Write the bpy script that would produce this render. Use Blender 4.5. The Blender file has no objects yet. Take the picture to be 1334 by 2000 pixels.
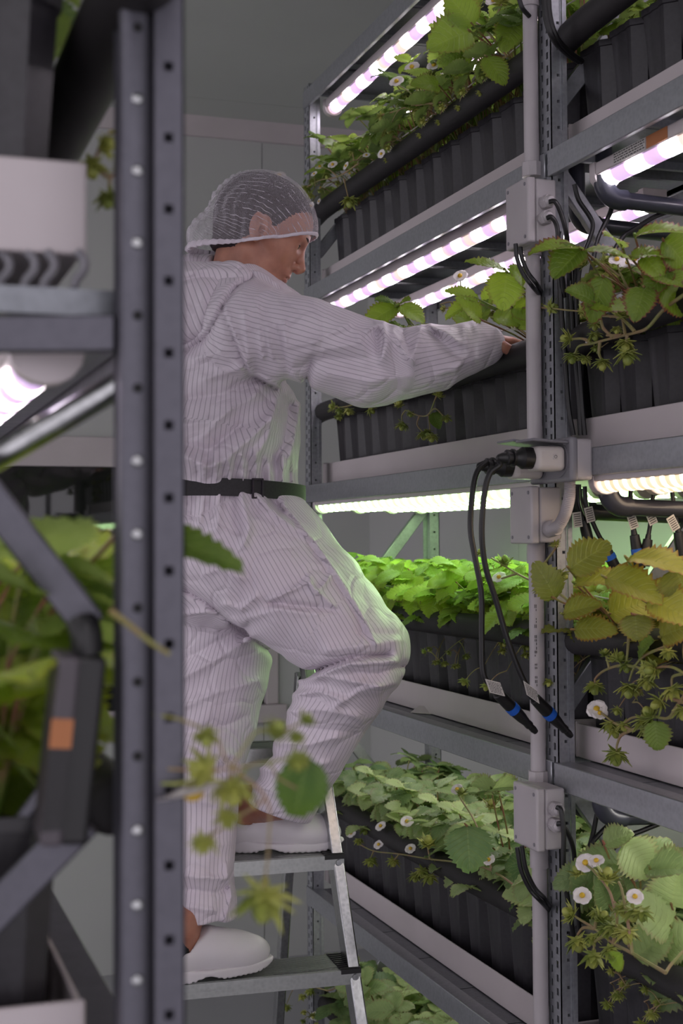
import bpy, bmesh, math, random
import numpy as np
from mathutils import Vector, Matrix
R = math.radians
sc = bpy.context.scene
COL = sc.collection
rnd = random.Random(7)

# ------------------------------------------------------------------ camera model
FPX, CX, CY = 2779.0, 667.0, 949.0
PSI, TILT, ROLL = math.atan(952/2779.0), 0.040, 0.0055
CAM = Vector((0, 0, 1.6))
_F = Vector((math.sin(PSI)*math.cos(TILT), math.cos(PSI)*math.cos(TILT), math.sin(TILT)))
_R0 = Vector((math.cos(PSI), -math.sin(PSI), 0))
_U0 = _R0.cross(_F)
_Rv = (_R0*math.cos(ROLL) - _U0*math.sin(ROLL)).normalized()
_Uv = (_U0*math.cos(ROLL) + _R0*math.sin(ROLL)).normalized()

def ray(px, py):
    return _F + _Rv*((px-CX)/FPX) + _Uv*((CY-py)/FPX)
def W(px, py, Z):
    return CAM + ray(px, py)*Z
def on_x(px, py, x0):
    d = ray(px, py); return CAM + d*((x0-CAM.x)/d.x)
def on_y(px, py, y0):
    d = ray(px, py); return CAM + d*((y0-CAM.y)/d.y)
def on_z(px, py, z0):
    d = ray(px, py); return CAM + d*((z0-CAM.z)/d.z)

def make_camera():
    cd = bpy.data.cameras.new('camera'); co = bpy.data.objects.new('camera', cd)
    COL.objects.link(co)
    m = Matrix((( _Rv.x, _Uv.x, -_F.x, CAM.x), (_Rv.y, _Uv.y, -_F.y, CAM.y),
                (_Rv.z, _Uv.z, -_F.z, CAM.z), (0, 0, 0, 1)))
    co.matrix_world = m
    cd.sensor_fit = 'VERTICAL'; cd.sensor_height = 36.0; cd.sensor_width = 24.0
    cd.lens = FPX/2000.0*36.0
    cd.shift_y = -(1000.0-CY)/2000.0
    cd.clip_start = 0.05
    cd.dof.use_dof = True; cd.dof.focus_distance = 2.85; cd.dof.aperture_fstop = 6.3
    sc.camera = co
make_camera()

# ------------------------------------------------------------------ tagging
def tag(o, label=None, cat=None, group=None, kind=None):
    if label: o['label'] = label
    if cat: o['category'] = cat
    if group: o['group'] = group
    if kind: o['kind'] = kind
    return o
def empty(name, loc=(0, 0, 0), label=None, cat=None, group=None):
    o = bpy.data.objects.new(name, None); COL.objects.link(o)
    o.location = loc; o.empty_display_size = .05
    return tag(o, label, cat, group)
def link(name, me, parent=None):
    o = bpy.data.objects.new(name, me); COL.objects.link(o)
    if parent is not None:
        o.parent = parent
        # geometry is authored in world space: cancel the parent's plain translation
        off = Vector(parent.location)
        p = parent.parent
        while p is not None:
            off += Vector(p.location); p = p.parent
        if getattr(me, 'get', None) and me.get('local'): off = Vector((0, 0, 0))
        o.location = -off if off.length > 0 else (0, 0, 0)
    return o

# ------------------------------------------------------------------ mesh builder
class MB:
    def __init__(s): s.v = []; s.f = []; s.uv = []; s.mi = []; s.cur = 0
    def add(s, vs, fs, uvs=None):
        b = len(s.v); s.v += [tuple(v) for v in vs]
        for i, f in enumerate(fs):
            s.f.append(tuple(b+k for k in f)); s.mi.append(s.cur)
            s.uv.append(uvs[i] if uvs else None)
        return s
    def box(s, lo, hi):
        x0, y0, z0 = lo; x1, y1, z1 = hi
        vs = [(x0,y0,z0),(x1,y0,z0),(x1,y1,z0),(x0,y1,z0),(x0,y0,z1),(x1,y0,z1),(x1,y1,z1),(x0,y1,z1)]
        return s.add(vs, [(0,3,2,1),(4,5,6,7),(0,1,5,4),(1,2,6,5),(2,3,7,6),(3,0,4,7)])
    def bar(s, a, b, w, h, up=(0, 0, 1)):
        a = Vector(a); b = Vector(b); d = (b-a).normalized(); up = Vector(up)
        if abs(d.dot(up)) > .98: up = Vector((1, 0, 0))
        x = d.cross(up).normalized(); z = x.cross(d).normalized()
        vs = [p + x*(sx*w/2) + z*(sz*h/2) for p in (a, b) for sx, sz in ((-1,-1),(1,-1),(1,1),(-1,1))]
        return s.add(vs, [(0,1,2,3),(7,6,5,4),(0,4,5,1),(1,5,6,2),(2,6,7,3),(3,7,4,0)])
    def tube(s, pts, r, n=10, caps=True, squash=None):
        pts = [Vector(p) for p in pts]; m = len(pts)
        rs = r if isinstance(r, (list, tuple)) else [r]*m
        t0 = (pts[1]-pts[0]).normalized()
        ref = Vector((0, 0, 1)) if abs(t0.z) < .9 else Vector((1, 0, 0))
        u = t0.cross(ref).normalized(); vs = []
        for i in range(m):
            t = (pts[min(i+1, m-1)]-pts[max(i-1, 0)]).normalized()
            u = (u - t*u.dot(t)).normalized(); w = t.cross(u)
            for k in range(n):
                a = 2*math.pi*k/n
                vs.append(pts[i] + u*(math.cos(a)*rs[i]) + w*(math.sin(a)*rs[i]))
        fs = []; uvs = []
        for i in range(m-1):
            for k in range(n):
                k2 = (k+1) % n
                fs.append((i*n+k, i*n+k2, (i+1)*n+k2, (i+1)*n+k))
                uvs.append(((k/n, i/(m-1)), ((k+1)/n, i/(m-1)), ((k+1)/n, (i+1)/(m-1)), (k/n, (i+1)/(m-1))))
        if caps:
            fs.append(tuple(range(n-1, -1, -1))); uvs.append(tuple((.5, .5) for _ in range(n)))
            fs.append(tuple((m-1)*n+k for k in range(n))); uvs.append(tuple((.5, .5) for _ in range(n)))
        return s.add(vs, fs, uvs)
    def lathe(s, a, b, prof, n=16):
        """prof: (t along a->b in metres, radius)"""
        a = Vector(a); b = Vector(b); d = (b-a).normalized()
        pts = [a+d*t for t, r in prof]
        ref = Vector((0, 0, 1)) if abs(d.z) < .9 else Vector((1, 0, 0))
        u = d.cross(ref).normalized(); w = d.cross(u); vs = []
        for p, (t, r) in zip(pts, prof):
            for k in range(n):
                an = 2*math.pi*k/n; vs.append(p+u*(math.cos(an)*r)+w*(math.sin(an)*r))
        fs = []
        for i in range(len(prof)-1):
            for k in range(n):
                k2 = (k+1) % n; fs.append((i*n+k, i*n+k2, (i+1)*n+k2, (i+1)*n+k))
        fs.append(tuple(range(n-1, -1, -1))); fs.append(tuple((len(prof)-1)*n+k for k in range(n)))
        return s.add(vs, fs)
    def extrude(s, prof, axis, a, b, closed=True):
        """prof: list of 2D points in the plane across axis ('x','y','z'), extruded a..b"""
        n = len(prof)
        def mk(p, t):
            if axis == 'y': return (p[0], t, p[1])
            if axis == 'z': return (p[0], p[1], t)
            return (t, p[0], p[1])
        vs = [mk(p, a) for p in prof] + [mk(p, b) for p in prof]
        fs = [(i, (i+1) % n, n+(i+1) % n, n+i) for i in range(n if closed else n-1)]
        if closed: fs += [tuple(range(n-1, -1, -1)), tuple(range(n, 2*n))]
        return s.add(vs, fs)
    def sphere(s, c, r, n=12, m=8, scl=(1, 1, 1)):
        vs = [(c[0], c[1], c[2]-r*scl[2])]
        for i in range(1, m):
            ph = math.pi*i/m
            for k in range(n):
                a = 2*math.pi*k/n
                vs.append((c[0]+r*scl[0]*math.sin(ph)*math.cos(a), c[1]+r*scl[1]*math.sin(ph)*math.sin(a), c[2]-r*scl[2]*math.cos(ph)))
        vs.append((c[0], c[1], c[2]+r*scl[2])); top = len(vs)-1
        fs = [(0, 1+(k+1) % n, 1+k) for k in range(n)]
        for i in range(m-2):
            for k in range(n):
                k2 = (k+1) % n; fs.append((1+i*n+k, 1+i*n+k2, 1+(i+1)*n+k2, 1+(i+1)*n+k))
        fs += [(top, 1+(m-2)*n+k, 1+(m-2)*n+(k+1) % n) for k in range(n)]
        return s.add(vs, fs)
    def mesh(s, name, mats, smooth=False, local=False, sharp=None):
        me = bpy.data.meshes.new(name); me.from_pydata(s.v, [], s.f)
        mats = mats if isinstance(mats, (list, tuple)) else [mats]
        for m in mats: me.materials.append(m)
        if len(mats) > 1: me.polygons.foreach_set('material_index', s.mi)
        if any(u is not None for u in s.uv):
            l = me.uv_layers.new(name='UVMap'); arr = []
            for u, f in zip(s.uv, s.f):
                arr += [c for q in (u if u else [(0, 0)]*len(f)) for c in q]
            l.data.foreach_set('uv', arr)
        if smooth:
            me.polygons.foreach_set('use_smooth', [True]*len(me.polygons))
            if sharp: me.set_sharp_from_angle(angle=R(sharp))
        if local: me['local'] = 1
        me.update(); return me
    def build(s, name, mats, parent=None, smooth=False, bevel=0, sharp=35, local=False, seg=2):
        o = link(name, s.mesh(name, mats, smooth or bevel > 0, local, sharp), parent)
        if bevel > 0:
            m = o.modifiers.new('bevel', 'BEVEL'); m.width = bevel; m.segments = seg
            m.limit_method = 'ANGLE'; m.angle_limit = R(40); m.harden_normals = False
        return o

def catmull(pts, n=8):
    pts = [Vector(p) for p in pts]
    if len(pts) < 3:
        return [pts[0].lerp(pts[-1], i/n) for i in range(n+1)]
    P = [2*pts[0]-pts[1]] + pts + [2*pts[-1]-pts[-2]]; out = []
    for i in range(1, len(P)-2):
        for k in range(n):
            t = k/n; a, b, c, d = P[i-1], P[i], P[i+1], P[i+2]
            out.append(.5*((2*b)+(-a+c)*t+(2*a-5*b+4*c-d)*t*t+(-a+3*b-3*c+d)*t*t*t))
    out.append(pts[-1]); return out

# ------------------------------------------------------------------ materials
def hexc(h):
    h = h.lstrip('#'); c = [int(h[i:i+2], 16)/255 for i in (0, 2, 4)]
    return tuple((x/12.92 if x <= .04045 else ((x+.055)/1.055)**2.4) for x in c)+(1,)
class NT:
    def __init__(s, name):
        s.m = bpy.data.materials.new(name); s.m.use_nodes = True
        s.t = s.m.node_tree; s.b = s.t.nodes['Principled BSDF']; s.out = s.t.nodes['Material Output']
    def n(s, typ, **kw):
        nd = s.t.nodes.new(typ)
        for k, v in kw.items():
            if k.startswith('i_'):
                key = k[2:]; key = int(key) if key.isdigit() else key.replace('_', ' ')
                nd.inputs[key].default_value = v
            else: setattr(nd, k, v)
        return nd
    def l(s, a, b): s.t.links.new(a, b)
    def math(s, op, a, b=None, clamp=False):
        nd = s.t.nodes.new('ShaderNodeMath'); nd.operation = op; nd.use_clamp = clamp
        for i, v in enumerate((a, b)):
            if v is None: continue
            if isinstance(v, (int, float)): nd.inputs[i].default_value = v
            else: s.l(v, nd.inputs[i])
        return nd.outputs[0]
    def mix(s, fac, a, b, blend='MIX'):
        nd = s.t.nodes.new('ShaderNodeMix'); nd.data_type = 'RGBA'; nd.blend_type = blend
        for sock, v in ((nd.inputs[0], fac), (nd.inputs[6], a), (nd.inputs[7], b)):
            if isinstance(v, (int, float, tuple)): sock.default_value = v
            else: s.l(v, sock)
        return nd.outputs[2]
    def ramp(s, fac, stops):
        nd = s.t.nodes.new('ShaderNodeValToRGB'); e = nd.color_ramp.elements
        while len(e) < len(stops): e.new(.5)
        for i, (p, c) in enumerate(stops): e[i].position = p; e[i].color = c
        s.l(fac, nd.inputs[0]); return nd.outputs[0]
    def noise(s, scale, detail=3, vec=None, rough=.5):
        nd = s.n('ShaderNodeTexNoise'); nd.inputs['Scale'].default_value = scale
        nd.inputs['Detail'].default_value = detail; nd.inputs['Roughness'].default_value = rough
        if vec is not None: s.l(vec, nd.inputs['Vector'])
        return nd.outputs[0]
    def bump(s, h, strength=.3, dist=.002):
        nd = s.n('ShaderNodeBump'); nd.inputs['Strength'].default_value = strength
        nd.inputs['Distance'].default_value = dist; s.l(h, nd.inputs['Height']); s.l(nd.outputs[0], s.b.inputs['Normal'])
    def coord(s, which='Object'):
        return s.n('ShaderNodeTexCoord').outputs[which]
    def mapping(s, vec, scale=(1, 1, 1), rot=(0, 0, 0)):
        nd = s.n('ShaderNodeMapping'); nd.inputs['Scale'].default_value = scale; nd.inputs['Rotation'].default_value = rot
        s.l(vec, nd.inputs['Vector']); return nd.outputs[0]
def simple(name, col, rough=.5, metal=0, var=.12, nscale=18, bump=0, spec=.5, coat=0):
    t = NT(name); c = hexc(col) if isinstance(col, str) else col
    d = tuple(x*(1-var) for x in c[:3])+(1,); l = tuple(min(1, x*(1+var)) for x in c[:3])+(1,)
    geo = t.n('ShaderNodeNewGeometry').outputs['Position']
    nz = t.noise(nscale, 4, geo)
    t.l(t.ramp(nz, [(.35, d), (.65, l)]), t.b.inputs['Base Color'])
    t.b.inputs['Roughness'].default_value = rough; t.b.inputs['Metallic'].default_value = metal
    t.b.inputs['Specular IOR Level'].default_value = spec
    if coat: t.b.inputs['Coat Weight'].default_value = coat
    if bump: t.bump(t.noise(nscale*6, 3, geo), .4, bump)
    return t.m
def galv(name, col, rough=.38, streak=(1, 1, 1), var=.25, metal=.85):
    t = NT(name); c = hexc(col)
    geo = t.n('ShaderNodeNewGeometry').outputs['Position']
    v1 = t.noise(55, 3, geo); v2 = t.noise(30, 4, t.mapping(geo, streak))
    vor = t.n('ShaderNodeTexVoronoi'); vor.inputs['Scale'].default_value = 130; t.l(geo, vor.inputs['Vector'])
    s = t.math('ADD', t.math('MULTIPLY', v1, .3), t.math('ADD', t.math('MULTIPLY', v2, .5), t.math('MULTIPLY', vor.outputs['Distance'], .35)))
    d = tuple(x*(1-var) for x in c[:3])+(1,); l = tuple(min(1, x*(1+var)) for x in c[:3])+(1,)
    t.l(t.ramp(s, [(.3, d), (.7, l)]), t.b.inputs['Base Color'])
    t.b.inputs['Metallic'].default_value = metal
    r = t.n('ShaderNodeMapRange'); t.l(v2, r.inputs[0]); r.inputs[3].default_value = rough-.1; r.inputs[4].default_value = rough+.15
    t.l(r.outputs[0], t.b.inputs['Roughness'])
    t.bump(v2, .15, .001)
    return t.m

M = {}
M['galv'] = galv('galvanised_steel', '#a3a5aa', .34, (1, .05, 1), .12, .8)
M['galv_post'] = galv('galvanised_post_steel', '#9c9ea3', .40, (1, 1, .06), .15, .7)
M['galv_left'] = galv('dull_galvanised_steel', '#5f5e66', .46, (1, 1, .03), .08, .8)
M['galv_dark'] = galv('dark_shelf_steel', '#7c7f84', .40, (.1, 1, 1), .15)  # darker grey steel for the shelf panels
M['alu'] = galv('brushed_aluminium', '#a9aaab', .16, (1, 1, .05), .18, 1)
M['alu_step'] = galv('ribbed_aluminium', '#a6a8a6', .28, (.05, 1, 1), .12, .95)
M['pvc'] = simple('white_gutter_plastic', '#bdb4b6', .42, 0, .04, 6)
M['conduit'] = simple('light_grey_conduit_plastic', '#a9a3a6', .4, 0, .05, 10)
M['conduit_dark'] = simple('mid_grey_socket_plastic', '#77757b', .4, 0, .05, 10)
M['pipe'] = simple('dark_grey_water_pipe_plastic', '#34353f', .28, 0, .08, 10)
M['black'] = simple('black_rubber', '#141315', .4, 0, .15, 20)
M['foam'] = simple('black_foam_tube', '#1d1a1c', .62, 0, .15, 25, .0006)
M['blue'] = simple('blue_connector_ring', '#1d58b8', .35, 0, .05, 20)
M['void'] = simple('dark_opening', '#0b0b0c', .8, 0, .05, 20)
# ------------------------------------------------------------------ room shell
D = 1.235                 # plane of the right rack's front
WALL_Y = 5.35; WALL_X = 1.95
CEIL = on_y(512, 252, WALL_Y).z
def wall_mat(name, col, rough=.4):
    t = NT(name); geo = t.n('ShaderNodeNewGeometry').outputs['Position']
    c = hexc(col); nz = t.noise(3, 4, geo)
    t.l(t.ramp(nz, [(.3, tuple(x*.94 for x in c[:3])+(1,)), (.7, c)]), t.b.inputs['Base Color'])
    t.b.inputs['Roughness'].default_value = rough
    t.bump(t.noise(260, 2, geo), .12, .0005); return t.m
M['wall'] = wall_mat('white_panel_wall', '#b6b7b5', .38)
M['ceil'] = wall_mat('white_panel_ceiling', '#b3b6b1', .45)
M['floor'] = wall_mat('grey_resin_floor', '#9a9a9e', .35)
M['seam'] = simple('grey_panel_seam', '#6a6c6b', .6, 0, .02)
def struct(name, mb, m, bevel=0):
    o = mb.build(name, m, None, bevel=bevel); o['kind'] = 'structure'; return o
def panels(x0, x1, step, mk):
    x = x0
    while x < x1-1e-6:
        mk(x, min(x+step, x1)); x += step
# back wall as panels with narrow joints; the window opening is left free
wx0, wx1 = on_y(-80, 1000, WALL_Y).x, on_y(541, 1000, WALL_Y).x
wz1, wz0 = on_y(130, 905, WALL_Y).z, on_y(130, 1392, WALL_Y).z
seam_x = on_y(512, 400, WALL_Y).x
w = MB()
xs = sorted([-2.6, seam_x-2.4, seam_x-1.2, seam_x, seam_x+1.2, WALL_X+.05])
for a, b in zip(xs[:-1], xs[1:]):
    a2, b2 = a+.0015, b-.0015
    cuts = sorted({a2, b2, *[c for c in (wx0, wx1) if a2 < c < b2]})
    for p, q in zip(cuts[:-1], cuts[1:]):
        if p >= wx0-1e-6 and q <= wx1+1e-6:
            w.box((p, WALL_Y, 0), (q, WALL_Y+.08, wz0)); w.box((p, WALL_Y, wz1), (q, WALL_Y+.08, CEIL+.1))
        else: w.box((p, WALL_Y, 0), (q, WALL_Y+.08, CEIL+.1))
w.box((-2.6, WALL_Y+.012, 0), (wx0-.02, WALL_Y+.1, CEIL)); w.box((wx1+.02, WALL_Y+.012, 0), (WALL_X, WALL_Y+.1, CEIL))
struct('wall_back', w, M['wall'])
w = MB()
for k in range(5):
    y0 = -1.6+k*1.4; w.box((WALL_X, y0+.0015, 0), (WALL_X+.08, y0+1.4-.0015, CEIL+.1))
w.box((WALL_X+.02, -1.6, 0), (WALL_X+.1, WALL_Y, CEIL))
struct('wall_right', w, M['wall'])
w = MB(); w.box((-2.6, -1.8, CEIL+.015), (WALL_X+.1, WALL_Y+.1, CEIL+.1))
yy = on_z(480, 200, CEIL).y
ys = [-1.8, yy-2.4, yy-1.2, yy, WALL_Y+.02]
for a, b in zip(ys[:-1], ys[1:]): w.box((-2.6, a+.002, CEIL), (WALL_X+.05, b-.002, CEIL+.05))
struct('ceiling', w, M['ceil'])
w = MB(); w.box((-2.6, -1.8, -.08), (WALL_X+.1, WALL_Y+.1, 0)); struct('floor', w, M['floor'])
# cove where ceiling meets back wall
zc = CEIL
w = MB(); w.extrude([(WALL_Y-.10, zc), (WALL_Y, zc), (WALL_Y, zc-.055), (WALL_Y-.02, zc-.055)], 'x', -2.6, WALL_X)
struct('trim_1', w, M['pvc'])
# window in the back wall
w = MB(); fw = .05
w.box((wx0, WALL_Y-.015, wz0), (wx0+fw, WALL_Y+.05, wz1)); w.box((wx1-fw, WALL_Y-.015, wz0), (wx1, WALL_Y+.05, wz1))
w.box((wx0, WALL_Y-.02, wz1-.012), (wx1, WALL_Y+.05, wz1+.10)); w.box((wx0-.02, WALL_Y-.03, wz0-.07), (wx1+.03, WALL_Y+.05, wz0))
win = empty('window_1', (wx0, WALL_Y, wz0)); win['kind'] = 'structure'
w.build('window_frame', M['pvc'], win, bevel=.004)
t = NT('dark_window_glass'); t.b.inputs['Base Color'].default_value = hexc('#20231f'); t.b.inputs['Roughness'].default_value = .03
t.b.inputs['Specular IOR Level'].default_value = .9; t.b.inputs['Transmission Weight'].default_value = .25
M['glass'] = t.m
w = MB(); w.box((wx0+fw, WALL_Y+.018, wz0), (wx1-fw, WALL_Y+.024, wz1)); w.build('window_glass', M['glass'], win)
w = MB(); w.box((wx0-.1, WALL_Y+.5, 0), (wx1+.1, WALL_Y+.52, CEIL)); w.box((wx0+.3, WALL_Y+.3, .0), (wx0+.34, WALL_Y+.34, CEIL)); w.box((wx0+.9, WALL_Y+.3, .0), (wx0+.93, WALL_Y+.34, CEIL))
M['beyond'] = simple('dark_surface_beyond', '#23262a', .8, 0, .3, 3)  # very dark grey surfaces behind the window
struct('wall_beyond', w, M['beyond'])
# ------------------------------------------------------------------ shelving racks
BM = [2.915, 2.336, 1.766, 1.192, .622, .06]      # tops of the beams, from the top level down
BH = .05
def perforated(mb, o, ua, va, wu, z0, z1, holes, th=.002):
    """A strip (origin o, unit dir ua across, normal va) of width wu, z0..z1 with rectangular holes:
    holes = list of (u0,u1,zc,hz)"""
    us = sorted({0, wu, *[round(h[0], 5) for h in holes], *[round(h[1], 5) for h in holes]})
    cols = {}
    for h in holes: cols.setdefault((round(h[0], 5), round(h[1], 5)), []).append((h[2]-h[3]/2, h[2]+h[3]/2))
    def P(u, z, n=0): return (o[0]+ua[0]*u+va[0]*n, o[1]+ua[1]*u+va[1]*n, z)
    for a, b in zip(us[:-1], us[1:]):
        hs = sorted(cols.get((a, b), [])); z = z0
        for (h0, h1) in hs+[(z1, z1)]:
            if h0 > z:
                mb.add([P(a, z), P(b, z), P(b, h0), P(a, h0), P(a, z, -th), P(b, z, -th), P(b, h0, -th), P(a, h0, -th)],
                       [(0, 1, 2, 3), (7, 6, 5, 4), (0, 4, 5, 1), (2, 6, 7, 3), (1, 5, 6, 2), (3, 7, 4, 0)])
            z = max(z, h1)
def rack_post(root, x0, y0, sx, z0, z1, fine=True, mat='galv_post'):
    """front face in plane x=x0 running +y from y0; side face in plane y=y0 running sx into the rack"""
    mb = MB(); wf = .05; ws = .032
    zs = np.arange(z0+.02, z1-.01, .025)
    hf = [(.010, .018, z, .013) for z in zs] + [(.032, .040, z+.0125, .013) for z in zs] if fine else []
    perforated(mb, (x0, y0), (0, 1), (-sx, 0), wf, z0, z1, hf)
    zs2 = np.arange(z0+.03, z1-.01, .05)
    hs = [(.013, .0185, z, .0055) for z in zs2]
    perforated(mb, (x0, y0), (sx, 0), (0, -1), ws*.62, z0, z1, hs)
    mb.box((min(x0+sx*ws*.62, x0+sx*ws*.72), y0-.001, z0), (max(x0+sx*ws*.62, x0+sx*ws*.72), y0+.008, z1))
    mb.box((min(x0+sx*ws*.72, x0+sx*ws), y0-.004, z0), (max(x0+sx*ws*.72, x0+sx*ws), y0-.002, z1))
    # far side and back stiffening web keep the profile closed
    mb.box((min(x0, x0+sx*ws), y0+wf-.002, z0), (max(x0, x0+sx*ws), y0+wf, z1))
    mb.box((min(x0+sx*.018, x0+sx*.02), y0+.004, z0), (max(x0+sx*.018, x0+sx*.02), y0+wf-.004, z1))
    return mb.build('post', M[mat], root)
def beam(root, y0, y1, ztop, x0, sx=1, h=BH, mat='galv', t=.035):
    xa = x0-.003*sx
    pr = [(xa, ztop-h), (xa, ztop), (xa+sx*t, ztop), (xa+sx*t, ztop-.004), (xa+sx*.004, ztop-.004),
          (xa+sx*.004, ztop-h+.004), (xa+sx*.012, ztop-h+.004), (xa+sx*.012, ztop-h)]
    if sx < 0: pr = pr[::-1]
    mb = MB(); mb.extrude(pr, 'y', y0, y1); return mb.build('beam', M[mat], root, bevel=.0015, seg=1)

YM, YF, YN = 2.376, 3.876, .876       # mid post, far post, near post
XB = 1.60                             # back posts
rack = empty('shelving_rack', (D, YM, 0), 'tall galvanised steel shelving rack along the right side, five plant shelves high', 'shelving rack')
for y in (YM, YF, YN):
    rack_post(rack, D, y, 1, 0, 2.93)
    rack_post(rack, XB+.032, y, -1, 0, 2.93, fine=False)
    # side frame: level ties and diagonal braces
    for k in range(5):
        zb = BM[k+1]; zt = BM[k]
        p, q = ((D+.03, y+.025, zt-.04), (XB, y+.025, zb+.10)) if k % 2 == 1 else ((D+.03, y+.025, zb+.10), (XB, y+.025, zt-.06))
        mb = MB(); mb.bar(p, q, .018, .032); mb.build('brace', M['galv'], rack, bevel=.002, seg=1)
for z in BM:
    for (a, b) in ((YN+.052, YM-.001), (YM+.052, YF-.001)):
        pass
    beam(rack, YN+.01, YM+.008, z, D-.002, 1)
    beam(rack, YM+.02, YF+.045, z, D-.002, 1)
    beam(rack, YN+.01, YM+.008, z, XB+.036, -1); beam(rack, YM+.02, YF+.045, z, XB+.036, -1)
    # shelf panels, folded edges with narrow gaps
    for (a, b) in ((YN+.06, YM-.004), (YM+.05, YF-.002)):
        n = 6; st = (b-a)/n; mb = MB()
        for i in range(n):
            y0, y1 = a+i*st+.002, a+(i+1)*st-.002
            mb.extrude([(y0, z-.022), (y0, z-.001), (y1, z-.001), (y1, z-.022), (y1-.012, z-.022), (y1-.012, z-.019), (y1-.003, z-.019), (y1-.003, z-.004), (y0+.003, z-.004), (y0+.003, z-.019), (y0+.012, z-.019), (y0+.012, z-.022)], 'x', D+.004, XB+.03)
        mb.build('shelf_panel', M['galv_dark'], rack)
# ------------------------------------------------------------------ gutters, foam tubes, light bars
ORD = ['topmost', 'second from the top', 'third from the top', 'fourth from the top', 'lowest']
SH = ['top', 'second', 'third', 'fourth', 'lowest']       # plant shelf k stands on beam BM[k+1]
XT = 1.298                                                 # front plane of the gutters
BAY = {'far': (YM+.066, YF+.075), 'near': (YM-.60, YM+.048)}
BAYW = {'far': 'left of the perforated post', 'near': 'right of the perforated post'}
def gutter(y0, y1, z, x0=XT, x1=XT+.275, sx=1):
    g = empty('plant_gutter', (x0, y0, z))
    h = .064; xa, xb = x0, x0+sx*(x1-x0)
    mb = MB()
    lo, hi = min(xa, xb), max(xa, xb)
    pr = [(lo, z), (hi, z), (hi, z+h), (hi-.004, z+h), (hi-.004, z+.004), (lo+.004, z+.004), (lo+.004, z+h), (lo, z+h)]
    mb.extrude(pr, 'y', y0+.004, y1-.004); mb.build('channel', M['pvc'], g, bevel=.0012, seg=1)
    for yy in (y0, y1-.005):
        mb = MB(); mb.box((lo-.002, yy, z), (hi+.002, yy+.005, z+h+.003)); mb.build('end_cap', M['pvc'], g, bevel=.0015, seg=1)
    return g
TUBE_DZ = [.225, .212, .228, .250, .24]
def foam_tube(pts, r=.027):
    P = catmull(pts, 10); L = sum((P[i+1]-P[i]).length for i in range(len(P)-1))
    mb = MB(); n = 18
    # rounded ends
    d0 = (P[0]-P[1]).normalized(); d1 = (P[-1]-P[-2]).normalized()
    path = [P[0]+d0*r*.55, P[0]+d0*r*.45] + P + [P[-1]+d1*r*.45, P[-1]+d1*r*.55]
    rs = [r*.55, r*.8] + [r]*len(P) + [r*.8, r*.55]
    mb.tube(path, rs, 18)
    return mb.build('foam_tube', M['foam'], None, smooth=True, sharp=60)
def led_mat(name, hot, cold, s_hot, s_cold, period=.11):
    t = NT(name); geo = t.n('ShaderNodeNewGeometry').outputs['Position']
    sp = t.n('ShaderNodeSeparateXYZ'); t.l(geo, sp.inputs[0])
    ph = t.math('FRACT', t.math('MULTIPLY', sp.outputs['Y'], 1/period))
    d = t.math('ABSOLUTE', t.math('SUBTRACT', ph, .5))
    ph2 = t.math('ABSOLUTE', t.math('SUBTRACT', t.math('FRACT', t.math('MULTIPLY', sp.outputs['Y'], 1.37/period)), .5))
    cold = t.mix(t.ramp(ph2, [(.25, (0, 0, 0, 1)), (.45, (1, 1, 1, 1))]), cold, (cold[0], cold[1]*.9, cold[2]*.8, 1))
    cold = t.mix(t.ramp(t.math('ABSOLUTE', t.math('SUBTRACT', t.math('FRACT', t.math('MULTIPLY', sp.outputs['Y'], .77/period)), .5)), [(.30, (0, 0, 0, 1)), (.44, (1, 1, 1, 1))]), cold, (1, .72, .62, 1)) if 'pink' in name else cold
    f = t.ramp(d, [(.10, (1, 1, 1, 1)), (.30, (0, 0, 0, 1))])
    fine = t.math('FRACT', t.math('MULTIPLY', sp.outputs['Y'], 1/.0155))
    dots = t.ramp(t.math('ABSOLUTE', t.math('SUBTRACT', fine, .5)), [(.2, (1, 1, 1, 1)), (.42, (.35, .35, .35, 1))])
    col = t.mix(f, cold, hot); st = t.math('ADD', t.math('MULTIPLY', t.math('MULTIPLY', f, dots), s_hot), s_cold)
    t.b.inputs['Base Color'].default_value = (.5, .5, .5, 1)
    t.l(col, t.b.inputs['Emission Color']); t.l(st, t.b.inputs['Emission Strength'])
    t.b.inputs['Roughness'].default_value = .3
    return t.m
LS = 1.0
M['led_pink'] = led_mat('glowing_pink_white_led_strip', (1, .93, .98, 1), (.80, .52, 1, 1), 17*LS, .8*LS)
M['led_green'] = led_mat('glowing_greenish_white_led_strip', (.62, 1, .46, 1), (.60, 1, .42, 1), 20*LS, 1.4*LS, .05)
M['led_warm'] = led_mat('glowing_warm_led_strip', (1, .80, .58, 1), (1, .66, .40, 1), 11*LS, .9*LS, .03)
M['led_white'] = led_mat('glowing_white_led_strip', (1, .97, .92, 1), (1, .95, .95, 1), 10*LS, 1.5*LS, .05)
M['label'] = simple('printed_white_sticker', '#b9b5b2', .6, 0, .03)
M['label_orange'] = simple('printed_orange_sticker', '#a5683f', .6, 0, .06)
M['ink'] = simple('printed_dark_ink', '#3a3838', .7, 0, .03)
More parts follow.
